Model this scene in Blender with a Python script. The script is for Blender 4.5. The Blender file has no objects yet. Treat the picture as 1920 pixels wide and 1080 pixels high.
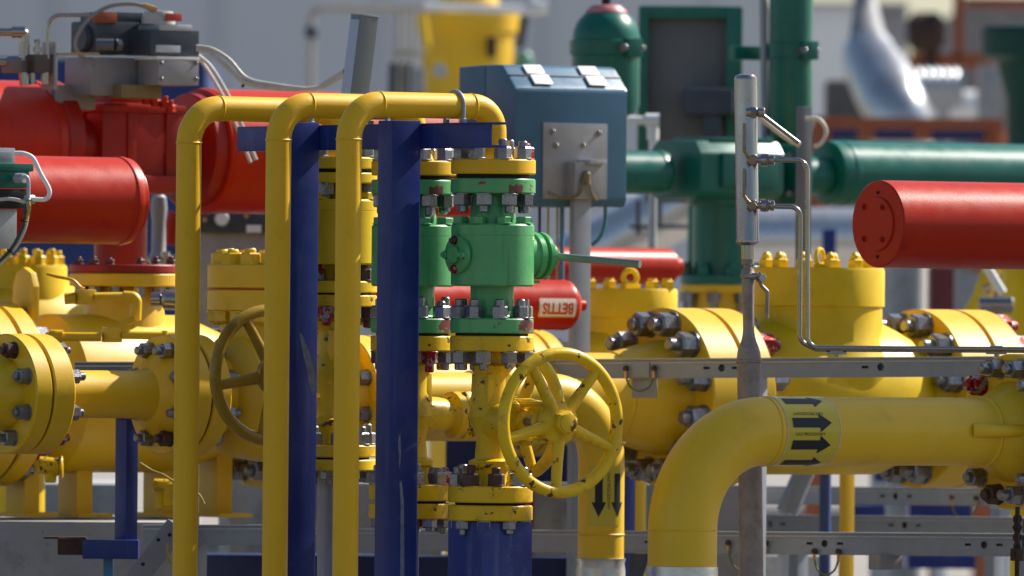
import bpy, bmesh, math, random
from mathutils import Vector, Matrix
random.seed(7)
SC = bpy.context.scene
COL = SC.collection
R_ = math.radians

# ------------------------------------------------------------------ camera
FPX = 20000.0                      # focal length in photo pixels (1920 wide): a long telephoto lens
CAM = Vector((0, 0, 1.6))
PITCH, ROLL = 70 / FPX, 0.009
fwd = Vector((0, math.cos(PITCH), math.sin(PITCH)))
rt0 = Vector((1, 0, 0)); up0 = rt0.cross(fwd)
RT = rt0 * math.cos(ROLL) + up0 * math.sin(ROLL)
UP = up0 * math.cos(ROLL) - rt0 * math.sin(ROLL)
cd = bpy.data.cameras.new('camera'); cam = bpy.data.objects.new('camera', cd); COL.objects.link(cam)
cam.matrix_world = Matrix((( RT.x, UP.x, -fwd.x, CAM.x), (RT.y, UP.y, -fwd.y, CAM.y), (RT.z, UP.z, -fwd.z, CAM.z), (0, 0, 0, 1)))
cd.sensor_width = 36; cd.lens = FPX / 1920 * 36
cd.clip_start = 0.5; cd.clip_end = 2000
cd.dof.use_dof = True; cd.dof.focus_distance = 25.3; cd.dof.aperture_fstop = 6.6
SC.camera = cam

# ------------------------------------------------------------------ light
SUN_AZ, SUN_EL = R_(34), R_(41)     # azimuth from +X towards +Y (behind the objects, to the right)
SUN = Vector((math.cos(SUN_AZ) * math.cos(SUN_EL), math.sin(SUN_AZ) * math.cos(SUN_EL), math.sin(SUN_EL)))
W = bpy.data.worlds.new('World'); SC.world = W; W.use_nodes = True
nt = W.node_tree; bg = nt.nodes['Background']
sky = nt.nodes.new('ShaderNodeTexSky'); sky.sky_type = 'NISHITA'; sky.sun_disc = False
sky.sun_elevation = SUN_EL; sky.sun_rotation = math.atan2(SUN.x, SUN.y)
nt.links.new(sky.outputs[0], bg.inputs[0]); bg.inputs[1].default_value = 0.076
sl = bpy.data.lights.new('sun', 'SUN'); so = bpy.data.objects.new('sun', sl); COL.objects.link(so)
sl.energy = 5.0; sl.angle = R_(0.5); sl.color = (1, 0.955, 0.88)
so.rotation_euler = SUN.to_track_quat('Z', 'Y').to_euler(); so.location = (5, 20, 12)
SC.view_settings.view_transform = 'Standard'; SC.view_settings.look = 'None'
SC.view_settings.exposure = 0.67; SC.view_settings.gamma = 1.0
SC.render.film_transparent = False
SC.cycles.diffuse_bounces = 2

# ------------------------------------------------------------------ frames and projection
G = R_(35)                                     # the plant grid is turned 35 degrees to the camera
A = Vector((math.cos(G), math.sin(G), 0))      # along the pipelines: right and away
B = Vector((math.sin(G), -math.cos(G), 0))     # across them: right and towards the camera
Z = Vector((0, 0, 1))
def at(px, py, Y):
    d = fwd * FPX + RT * (px - 960) + UP * (540 - py)
    return CAM + d * (Y / d.y)
def m(px, Y): return px * Y / FPX
def along(p, d, px):
    v = p - CAM; a = px - 960
    return (a * v.dot(fwd) - FPX * v.dot(RT)) / (FPX * d.dot(RT) - a * d.dot(fwd))
def onto(p, d, px): return p + d * along(p, d, px)

# ------------------------------------------------------------------ materials
def node(t, k, **kw):
    n = t.nodes.new(k)
    for a, b in kw.items(): setattr(n, a, b)
    return n
def mixc(t, fac, a, b, mode='MIX'):
    n = node(t, 'ShaderNodeMix', data_type='RGBA', blend_type=mode)
    for s, v in ((0, fac), (6, a), (7, b)):
        if hasattr(v, 'links'): t.links.new(v, n.inputs[s])
        else: n.inputs[s].default_value = v if s == 0 else (*v, 1)
    return n.outputs[2]
def ramp(t, src, p0, p1):
    n = node(t, 'ShaderNodeMapRange'); n.inputs[1].default_value = p0; n.inputs[2].default_value = p1
    t.links.new(src, n.inputs[0]); return n.outputs[0]
def noise(t, co, scale, detail=5, rough=.55, sx=None):
    n = node(t, 'ShaderNodeTexNoise'); n.inputs['Scale'].default_value = scale
    n.inputs['Detail'].default_value = detail; n.inputs['Roughness'].default_value = rough
    if sx:
        mp = node(t, 'ShaderNodeMapping'); mp.inputs['Scale'].default_value = sx
        t.links.new(co, mp.inputs[0]); co = mp.outputs[0]
    t.links.new(co, n.inputs['Vector']); return n.outputs[0]
def mat(name, col, rough=.4, metal=0., var=.14, vscale=7, dirt=None, dirt_amt=.0, chip=None, chip_amt=0., chip_scale=22,
        bump=.06, bscale=260, streak=0., streak_col=(.1, .08, .05), spec=.32, coat=0.):
    M = bpy.data.materials.new(name); M.use_nodes = True; t = M.node_tree
    b = t.nodes['Principled BSDF']; co = node(t, 'ShaderNodeTexCoord').outputs['Object']
    n1 = noise(t, co, vscale); lo = tuple(c * (1 - var) for c in col); hi = tuple(min(1, c * (1 + var)) for c in col)
    c = mixc(t, ramp(t, n1, .3, .7), lo, hi)
    if dirt: c = mixc(t, ramp(t, noise(t, co, vscale * 2.3, 8, .7), .62 - dirt_amt, .8 - dirt_amt * .5), c, dirt)
    if streak:
        s = ramp(t, noise(t, co, 30, 4, .6, (1, 1, .06)), .62 - streak, .8)
        c = mixc(t, s, c, streak_col)
    if chip: c = mixc(t, ramp(t, noise(t, co, chip_scale, 6, .65), .66 - chip_amt, .675 - chip_amt), c, chip)
    t.links.new(c, b.inputs['Base Color'])
    r = ramp(t, noise(t, co, vscale * 3), .2, .8)
    mr = node(t, 'ShaderNodeMapRange'); mr.inputs[3].default_value = max(.05, rough - .09); mr.inputs[4].default_value = min(1, rough + .1)
    t.links.new(r, mr.inputs[0]); t.links.new(mr.outputs[0], b.inputs['Roughness'])
    b.inputs['Metallic'].default_value = metal; b.inputs['Specular IOR Level'].default_value = spec
    b.inputs['Coat Weight'].default_value = coat
    if bump:
        bp = node(t, 'ShaderNodeBump'); bp.inputs['Strength'].default_value = bump; bp.inputs['Distance'].default_value = .002
        t.links.new(noise(t, co, bscale, 3), bp.inputs['Height']); t.links.new(bp.outputs[0], b.inputs['Normal'])
    return M
YEL = mat('yellow_paint', (.76, .455, .005), .43, dirt=(.64, .35, .005), dirt_amt=.06, bump=.14, bscale=180, var=.06, vscale=4, spec=.52)
YPIPE = mat('yellow_riser_paint', (.80, .44, .010), .46, dirt=(.66, .36, .010), dirt_amt=.04, bump=.40, bscale=300, var=.05)
YOLD = mat('worn_yellow_paint', (.76, .46, .006), .36, dirt=(.36, .22, .01), dirt_amt=.09, chip=(.10, .04, .012), chip_amt=.045, chip_scale=24, bump=.28, bscale=80, var=.14)
YLEM = mat('lemon_yellow_paint', (.76, .50, .005), .44, dirt=(.66, .40, .005), dirt_amt=.07, bump=.1, bscale=160)
BLUE = mat('blue_paint', (.017, .034, .19), .38, var=.14, dirt=(.035, .055, .18), dirt_amt=.10, streak=.035, streak_col=(.06, .08, .20), bump=.10, bscale=120)
BLUEW = mat('worn_blue_paint', (.030, .046, .22), .42, dirt=(.10, .12, .24), dirt_amt=.06, streak=.075, streak_col=(.16, .19, .32), bump=.12, bscale=120)
DBLUE = mat('navy_paint', (.012, .020, .085), .45, bump=.1)
RED = mat('red_paint', (.46, .020, .003), .37, dirt=(.50, .030, .006), dirt_amt=.06, bump=.14, bscale=200, var=.06, spec=.22, streak=.02, streak_col=(.28, .01, .004))
REDD = mat('red_cast_paint', (.33, .012, .003), .40, dirt=(.22, .015, .012), dirt_amt=.14, bump=.2, bscale=120)
GRN = mat('light_green_paint', (.085, .36, .12), .30, dirt=(.06, .27, .09), dirt_amt=.08, bump=.14, bscale=150, var=.07, spec=.5, streak=.015, streak_col=(.05, .2, .07))
GRNC = mat('chipped_green_paint', (.085, .36, .12), .30, spec=.5, chip=(.16, .025, .022), chip_amt=.075, chip_scale=16, bump=.12, bscale=150, var=.08)
TEAL = mat('dark_green_paint', (.003, .125, .086), .34, dirt=(.003, .10, .07), dirt_amt=.08, spec=.45, bump=.1, bscale=160)
STEEL = mat('bolt_steel', (.27, .27, .285), .30, .8, dirt=(.16, .13, .11), dirt_amt=.1, vscale=40, bump=.3, bscale=300)
STEELR = mat('bolt_steel_red_marked', (.34, .33, .34), .42, .6, chip=(.32, .02, .018), chip_amt=.2, chip_scale=45, vscale=40, bump=.3)
RUSTB = mat('dark_rusty_bolt', (.10, .07, .06), .5, .5, dirt=(.12, .03, .02), dirt_amt=.2, vscale=40)
STAIN = mat('stainless_steel', (.36, .33, .305), .24, .95, var=.08, bump=.05, streak=.02, streak_col=(.42, .36, .32))
GALV = mat('galvanised_steel', (.29, .315, .35), .5, .2, var=.07, vscale=14, dirt=(.27, .27, .28), dirt_amt=.08, bump=.06)
GALVL = mat('galvanised_bracket', (.42, .44, .47), .45, .3, var=.07, vscale=12, dirt=(.34, .33, .32), dirt_amt=.08)
POLEM = mat('weathered_grey_pipe', (.30, .255, .235), .5, .35, dirt=(.20, .15, .13), dirt_amt=.14, vscale=14, streak=.05, streak_col=(.22, .16, .13), bump=.2)
FOIL = mat('silver_wrap', (.60, .59, .57), .34, .85, var=.15, vscale=20, bump=.9, bscale=30)
CLAD = mat('aluminium_cladding', (.66, .65, .63), .30, .8, var=.06, bump=.15, bscale=12)
CABM = mat('blue_grey_enamel', (.050, .135, .225), .35, bump=.12, bscale=200, var=.08)
GREYP = mat('grey_plate', (.30, .30, .31), .45, .3, var=.12, vscale=18)
DKGR = mat('dark_grey_enamel', (.045, .058, .075), .42, var=.2, vscale=20)
BLACK = mat('black_rubber', (.012, .012, .013), .6, var=.3)
WHITE = mat('white_plastic', (.78, .78, .76), .4, var=.06)
CABLE = mat('pale_cable', (.52, .50, .46), .5, var=.12, vscale=40)
CABLEY = mat('yellow_cable', (.45, .34, .05), .5, var=.12)
BRASS = mat('brass', (.50, .33, .13), .35, .8, var=.12, vscale=40)
ORANGE = mat('orange_paint', (.27, .075, .028), .5, var=.12)
CONC = mat('concrete', (.36, .355, .35), .85, var=.10, vscale=5, dirt=(.22, .215, .21), dirt_amt=.1, chip=(.17, .165, .16), chip_amt=.015, chip_scale=60, bump=.5, bscale=70, spec=.3)
CONCE = mat('broken_concrete', (.5, .49, .47), .9, var=.3, vscale=40, bump=.9, bscale=40, spec=.3)
RUST = mat('rusted_steel', (.055, .032, .025), .7, .2, var=.4, vscale=30, bump=.6, bscale=80)
GASK = mat('gasket_black', (.015, .014, .013), .7)
INK = mat('black_ink', (.014, .015, .022), .45, var=.1)
BAND = mat('label_yellow', (.60, .455, .04), .18, var=.05, bump=.02)
BANDC = mat('label_edge', (.62, .58, .46), .3, var=.05, bump=.02)
LBLW = mat('label_white', (.86, .82, .76), .4, var=.05)
LBLR = mat('label_orange', (.62, .09, .02), .4, var=.05)
CLEAR = mat('clear_dome', (.45, .46, .42), .15, var=.05)
REDI = mat('red_indicator', (.5, .06, .05), .4)
WALLM = mat('grey_wall_panels', (.53, .55, .58), .7, var=.03, vscale=.5, streak=.0, bump=.0)
WALLD = mat('dark_grey_cladding', (.22, .22, .24), .6, var=.06, vscale=.6, bump=0)
CLADC = mat('crinkled_aluminium', (.50, .50, .50), .30, .85, var=.12, vscale=5, bump=1., bscale=9)
BEIGE = mat('beige_pipe_paint', (.40, .36, .30), .5)
PINK = mat('faded_red_cap', (.55, .20, .21), .45)
WRAPT = mat('pale_tape', (.60, .62, .66), .35, .3)

# ------------------------------------------------------------------ mesh builder
def basis(d):
    d = d.normalized(); h = Z if abs(d.z) < .95 else Vector((1, 0, 0))
    u = h.cross(d).normalized(); return u, d.cross(u), d
class MB:
    def __init__(s): s.v = []; s.f = []
    def add(s, vs, fs):
        o = len(s.v); s.v += [Vector(x) for x in vs]; s.f += [[i + o for i in f] for f in fs]; return s
    def lathe(s, p, d, prof, seg=40):
        u, w, d = basis(d); vs = []; fs = []
        for t, r in prof:
            for k in range(seg):
                a = 2 * math.pi * k / seg; vs.append(p + d * t + (u * math.cos(a) + w * math.sin(a)) * max(r, 1e-5))
        for i in range(len(prof) - 1):
            for k in range(seg):
                k2 = (k + 1) % seg; fs.append([i * seg + k, i * seg + k2, (i + 1) * seg + k2, (i + 1) * seg + k])
        if prof[0][1] > 1e-4: fs.append(list(range(seg))[::-1])
        if prof[-1][1] > 1e-4: fs.append([(len(prof) - 1) * seg + k for k in range(seg)])
        return s.add(vs, fs)
    def cyl(s, p, q, r, seg=24, r2=None, bev=0):
        d = q - p; L = d.length; r2 = r if r2 is None else r2
        pr = [(0, r - bev), (bev, r), (L - bev, r2), (L, r2 - bev)] if bev else [(0, r), (L, r2)]
        return s.lathe(p, d, pr, seg)
    def disc(s, p, d, r, th, bev=.002, seg=48): return s.lathe(p, d, [(0, r - bev), (bev, r), (th - bev, r), (th, r - bev)], seg)
    def tube(s, pts, r, seg=16, caps=True):
        n = len(pts); vs = []; fs = []; u = None
        rs = r if isinstance(r, (list, tuple)) else [r] * n
        for i, p in enumerate(pts):
            d = (pts[min(i + 1, n - 1)] - pts[max(i - 1, 0)]).normalized()
            if u is None: u, w, _ = basis(d)
            else:
                u = (u - d * u.dot(d)).normalized(); w = d.cross(u)
            for k in range(seg):
                a = 2 * math.pi * k / seg; vs.append(p + (u * math.cos(a) + w * math.sin(a)) * rs[i])
        for i in range(n - 1):
            for k in range(seg):
                k2 = (k + 1) % seg; fs.append([i * seg + k, i * seg + k2, (i + 1) * seg + k2, (i + 1) * seg + k])
        if caps: fs += [list(range(seg))[::-1], [(n - 1) * seg + k for k in range(seg)]]
        return s.add(vs, fs)
    def torus(s, c, d, R, r, seg=64, rs=12, a0=0, a1=2 * math.pi):
        u, w, d = basis(d); full = abs(a1 - a0 - 2 * math.pi) < 1e-6
        n = seg if full else seg + 1; vs = []; fs = []
        for i in range(n):
            a = a0 + (a1 - a0) * i / seg; e = u * math.cos(a) + w * math.sin(a)
            for k in range(rs):
                b = 2 * math.pi * k / rs; vs.append(c + e * (R + r * math.cos(b)) + d * r * math.sin(b))
        for i in range(seg):
            j = (i + 1) % n
            for k in range(rs):
                k2 = (k + 1) % rs; fs.append([i * rs + k, j * rs + k, j * rs + k2, i * rs + k2])
        if not full: fs += [list(range(rs)), [(n - 1) * rs + k for k in range(rs)][::-1]]
        return s.add(vs, fs)
    def prism(s, o, u, w, d, poly, depth, bev=0):
        bm = bmesh.new(); lo = [bm.verts.new(o + u * x + w * y) for x, y in poly]
        f = bm.faces.new(lo); e = bmesh.ops.extrude_face_region(bm, geom=[f])
        bmesh.ops.translate(bm, verts=[g for g in e['geom'] if isinstance(g, bmesh.types.BMVert)], vec=d * depth)
        if bev: bmesh.ops.bevel(bm, geom=bm.edges[:], offset=bev, segments=2, affect='EDGES', profile=.7)
        bmesh.ops.recalc_face_normals(bm, faces=bm.faces[:])
        bm.verts.index_update(); s.add([v.co.copy() for v in bm.verts], [[v.index for v in f.verts] for f in bm.faces]); bm.free(); return s
    def box(s, c, sx, sy, sz, ax=A, ay=B, az=Z, bev=.002):
        o = c - ax * sx / 2 - ay * sy / 2 - az * sz / 2
        return s.prism(o, ax, ay, az, [(0, 0), (sx, 0), (sx, sy), (0, sy)], sz, bev)
    def hexa(s, p, d, flats, h, rot=0, bev=.12):
        u, w, d = basis(d); r = flats / math.sqrt(3); vs = []
        for t, q in ((0, 1), (h * (1 - bev), 1), (h, .86)):
            for k in range(6):
                a = rot + math.pi * k / 3; vs.append(p + d * t + (u * math.cos(a) + w * math.sin(a)) * r * q)
        fs = [[i * 6 + k, i * 6 + (k + 1) % 6, (i + 1) * 6 + (k + 1) % 6, (i + 1) * 6 + k] for i in (0, 1) for k in range(6)]
        return s.add(vs, fs + [[5, 4, 3, 2, 1, 0], [12, 13, 14, 15, 16, 17]])
    def mesh(s, name, mt, origin=Vector((0, 0, 0)), angle=32):
        me = bpy.data.meshes.new(name); me.from_pydata([v - origin for v in s.v], [], s.f)
        bm = bmesh.new(); bm.from_mesh(me); bmesh.ops.recalc_face_normals(bm, faces=bm.faces[:])
        for f in bm.faces: f.smooth = True
        bm.to_mesh(me); bm.free(); me.set_sharp_from_angle(angle=R_(angle)); me.materials.append(mt); return me
def wpos(o):
    p = Vector((0, 0, 0))
    while o: p = p + Vector(o.location); o = o.parent
    return p
def part(name, mb, mt, parent, label=None):
    o = bpy.data.objects.new(name, mb.mesh(name, mt, wpos(parent))); COL.objects.link(o); o.parent = parent
    if label: o['label'] = label
    return o
def thing(name, label, cat, loc, group=None):
    o = bpy.data.objects.new(name, None); COL.objects.link(o); o.location = loc; o.empty_display_size = .05
    o['label'] = label; o['category'] = cat
    if group: o['group'] = group
    return o
def solo(name, mb, mt, label, cat, group=None, kind=None, base=None):
    base = base or sum(mb.v, Vector()) / len(mb.v)
    o = bpy.data.objects.new(name, mb.mesh(name, mt, base)); COL.objects.link(o); o.location = base
    if kind: o['kind'] = kind
    if label: o['label'] = label
    if cat: o['category'] = cat
    if group: o['group'] = group
    return o
def foot(p): return Vector((p.x, p.y, 0))
_bm = {}
def bolt(parent, p, d, s, mt=None, stud=.45, h=.85, spin=0, name='bolt'):
    mt = mt or random.choice([STEEL] * 13 + [STEELR] * 2 + [RUSTB])
    k = (round(s, 4), stud, h, mt.name)
    if k not in _bm:
        b = MB().hexa(Vector(), Z, s, s * h); r = s * .31
        if stud: b.lathe(Z * s * h * .9, Z, [(0, r), (s * stud + s * h * .1 - .08 * s, r), (s * stud + s * h * .1, r * .75)], 14)
        b.disc(Vector(), Z, s * .62, s * .1, .0005, 18)
        _bm[k] = b.mesh(name, mt)
    o = bpy.data.objects.new(name, _bm[k]); COL.objects.link(o); o.parent = parent
    u, w, dd = basis(d); o.matrix_local = Matrix.Translation(p - wpos(parent)) @ Matrix((u, w, dd)).transposed().to_4x4() @ Matrix.Rotation(spin, 4, 'Z')
    return o
def bolts(parent, c, d, r, n, s, ph=.5, mt=None, stud=.45, h=.85, keep=None, name='bolt'):
    u, w, d = basis(d)
    for k in range(n):
        a = 2 * math.pi * (k + ph) / n; e = u * math.cos(a) + w * math.sin(a)
        if keep and not keep(e): continue
        bolt(parent, c + e * r, d, s, mt, stud * random.choice((.7, 1, 1, 1.35)), h, random.random() * 6, name)
def bend(pts, rad, n=10):
    out = [pts[0]]
    for i in range(1, len(pts) - 1):
        p = pts[i]; a = (pts[i - 1] - p); b = (pts[i + 1] - p); la, lb = a.length, b.length; a.normalize(); b.normalize()
        ang = a.angle(b)
        if ang > 3.1: out.append(p); continue
        r = rad[i - 1] if isinstance(rad, (list, tuple)) else rad
        t = min(r / math.tan(ang / 2), la * .49, lb * .49); r = t * math.tan(ang / 2)
        c = p + (a + b).normalized() * (r / math.sin(ang / 2)); s0 = p + a * t - c; s1 = p + b * t - c
        th = s0.angle(s1)
        for k in range(n + 1):
            f = k / n; out.append(c + (s0 * math.sin((1 - f) * th) + s1 * math.sin(f * th)) / math.sin(th))
    out.append(pts[-1]); return out
def plane_y(Yf, pxf, px): return Yf + (px - pxf) * m(1, Yf) * math.tan(G)
def spline(pts, n=10):
    out = []; P = [pts[0] * 2 - pts[1]] + pts + [pts[-1] * 2 - pts[-2]]
    for i in range(1, len(P) - 2):
        a, b, c, d = P[i - 1:i + 3]
        for k in range(n):
            t = k / n; out.append(.5 * ((2 * b) + (c - a) * t + (2 * a - 5 * b + 4 * c - d) * t * t + (3 * b - a - 3 * c + d) * t ** 3))
    return out + [pts[-1]]
def img_path(lst): return [at(*q) for q in lst]
def text_polys(body, size, bold=0.):
    cu = bpy.data.curves.new('writing', 'FONT'); cu.body = body; cu.size = size; cu.align_x = 'CENTER'; cu.align_y = 'CENTER'; cu.resolution_u = 3; cu.offset = bold
    o = bpy.data.objects.new('writing', cu); COL.objects.link(o); bpy.context.view_layer.update()
    me = bpy.data.meshes.new_from_object(o.evaluated_get(bpy.context.evaluated_depsgraph_get()))
    res = ([Vector((v.co.x, v.co.y)) for v in me.vertices], [list(p.vertices) for p in me.polygons])
    bpy.data.objects.remove(o); bpy.data.curves.remove(cu); bpy.data.meshes.remove(me); return res
def wrapped(v2, fs, c, ax, out, R, off=.0012, step=.004):
    """lay a flat outline (u along ax, v around) on a cylinder of radius R: real, 1 mm thick film"""
    bm = bmesh.new(); vv = [bm.verts.new((p[0], p[1], 0)) for p in v2]
    for f in fs:
        try: bm.faces.new([vv[i] for i in f])
        except ValueError: pass
    ys = [p[1] for p in v2]; y = math.floor(min(ys) / step) * step
    while y < max(ys):
        bmesh.ops.bisect_plane(bm, geom=bm.verts[:] + bm.edges[:] + bm.faces[:], plane_co=(0, y, 0), plane_no=(0, 1, 0)); y += step
    mb = MB(); bm.verts.index_update(); side = out.cross(ax).normalized()
    vs = []
    for v in bm.verts:
        a = v.co.y / R; vs.append(c + ax * v.co.x + (out * math.cos(a) + side * math.sin(a)) * (R + off))
    mb.add(vs, [[v.index for v in f.verts] for f in bm.faces]); bm.free(); return mb
def rect(x0, y0, x1, y1): return [Vector((x0, y0)), Vector((x1, y0)), Vector((x1, y1)), Vector((x0, y1))], [[0, 1, 2, 3]]

# flange pair etc. along any axis ------------------------------------------------
def flange(parent, c, d, R, th, mt, name='flange', bev=.0035): return part(name, MB().disc(c, d, R, th, bev, 72), mt, parent)

#==================================================================== setting
ground = MB(); ground.add([(-400, -60, 0), (400, -60, 0), (400, 700, 0), (-400, 700, 0)], [[0, 1, 2, 3]])
yard = MB().add([(-60, 36, .004), (60, 36, .004), (60, 200, .004), (-60, 200, .004)], [[0, 1, 2, 3]])
GM = mat('gravel_ground', (.10, .095, .09), .9, var=.25, vscale=1.2, bump=.8, bscale=25, dirt=(.3, .28, .26), dirt_amt=.1, spec=.2)
solo('yard_paving', yard, mat('pale_paving', (.29, .265, .24), .9, var=.12, vscale=.8, bump=.5, bscale=30, spec=.2), None, None, kind='structure', base=Vector((0, 100, .004)))
g = solo('ground', ground, GM, None, None, kind='structure', base=Vector((0, 0, 0)))

#==================================================================== risers (three bent yellow pipes)
Y0 = 25.0; RP = .0302
RIS = []
def riser(px, pytop, Y, drop_px, label):
    v = at(px, pytop + 24.5, Y)
    zc = v.z; t = along(v, A, drop_px); q = v + A * t
    zf = at(px, 300, Y).z + .0
    return v, q, zc
specs = [(355, 178, 25.53, 632, 'yellow bent riser pipe farthest left, in front of the red cylinders'),
         (523, 172, 25.264, 777, 'yellow bent riser pipe between the left and right ones, beside the narrower blue post'),
         (655, 170, 25.0, 926, 'front yellow bent riser pipe, its top run crossing the wide blue post')]
VALV = []
for i, (px, pt, Y, dpx, lab) in enumerate(specs):
    v, q, zc = riser(px, pt, Y, dpx, lab)
    T = thing('riser_pipe', lab, 'pipe', foot(v), 'yellow riser pipes')
    ztop = at(926, 300, 25.237).z if i == 2 else (at(777, 302, 25.5).z if i == 1 else at(632, 294, 25.77).z)
    pth = bend([foot(v), v, q, Vector((q.x, q.y, ztop + .004))], [.083, .066], 12)
    mb = MB().tube(pth, RP, 28)
    for w, d in ((v - Z * .083, Z), (v + A * .083, A), (q - A * .066, A)): mb.torus(w, d, RP - .0005, .0026, 28, 6)
    part('pipe', mb, YPIPE, T)
    fb = Vector((q.x, q.y, ztop))
    nk = MB().lathe(fb, Z, [(-.002, .052), (.006, .047), (.03, .034), (.04, RP)], 28); part('weld_neck', nk, YPIPE, T)
    VALV.append(fb)

#==================================================================== blue support frame
pb = at(838, 228, 25.17)
barL, barR = onto(pb, B, 445), onto(pb, B, 919)
FR = thing('pipe_support_frame', 'dark blue steel frame of two square posts and a cross beam under the yellow pipes', 'frame', foot(pb))
zt, zb = pb.z - .003, pb.z - m(50, 25.17)
ch = MB()
Lb = (barR - barL).length
def beam_rise(p): return 0
ch.box((barL + barR) / 2 + A * .003 + Z * (zb - pb.z + zt - pb.z) / 2, .006, Lb, zt - zb, bev=.001)
barE = onto(pb, B, 936); Lf = (barE - barL).length
for zz in (zt - .003, zb + .003):
    ch.box((barL + barE) / 2 + A * .012 + Z * (zz - pb.z), .024, Lf, .006, bev=.001)
part('cross_beam', ch, BLUE, FR)
for px, wl, wr, Yp in ((759, 27, 54, 25.26), (569, 27, 54, 25.62)):
    c = onto(pb, B, px + 18) - A * (m(wr, 25.2) / .82 / 2 + .001)
    mb = MB().box(Vector((c.x, c.y, (zt + .006) / 2)), m(wr, 25.2) / .82, m(wl, 25.2) / .5736, zt + .006, bev=.004)
    part('post', mb, BLUE if px < 700 else BLUE, FR)
for i, px in enumerate((556, 698, 840)):
    p = onto(pb, B, px) + A * .02
    v, q, zc = riser(specs[i][0], specs[i][1], specs[i][2], specs[i][3], '')
    c = Vector((p.x, p.y, zc)); s = B
    pts = [c + s * .036 - Z * (zc - zt + .012)] + [c + (s * math.cos(a) + Z * math.sin(a)) * .036 for a in [math.pi * k / 16 for k in range(17)]] + [c - s * .036 - Z * (zc - zt + .012)]
    mb = MB().tube(pts, .0045, 10)
    for sg in (1, -1): mb.hexa(c + s * .036 * sg - Z * (zc - zt - .0005), Z, .015, .010)
    part('u_bolt', mb, GALV, FR)
# scuffed patches of bare primer on the posts, a thin film each
SCF = mat('scuffed_primer', (.14, .16, .22), .5, var=.35, vscale=60, bump=.2)
def scuff(post_px, Wl, Wr, pts, thick=.0006):
    c = onto(pb, B, post_px + 18) - A * (m(Wr, 25.2) / .82 / 2 + .001); f = c + B * (m(Wl, 25.2) / .5736 / 2)
    q = []
    for x, y in pts:
        v = at(x, y, 25) - CAM; q.append(CAM + v * ((f - CAM).dot(B) / v.dot(B)))
    o = q[0]; return MB().prism(o, A, Z, B, [((p - o).dot(A), (p - o).z) for p in q], thick)
posts = [o_ for o_ in FR.children if o_.name.startswith('post')]
part('scuff', scuff(569, 27, 54, [(561, 622), (568, 630), (575, 648), (583, 668), (590, 700), (591, 730), (586, 742), (580, 722), (574, 690), (566, 655)]), SCF, posts[1])
part('scuff', scuff(759, 27, 54, [(749, 905), (753, 900), (757, 940), (758, 1090), (750, 1090), (751, 950)]), SCF, posts[0])
part('scuff', scuff(759, 27, 54, [(746, 826), (750, 812), (752, 850), (749, 880)]), SCF, posts[0])

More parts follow.
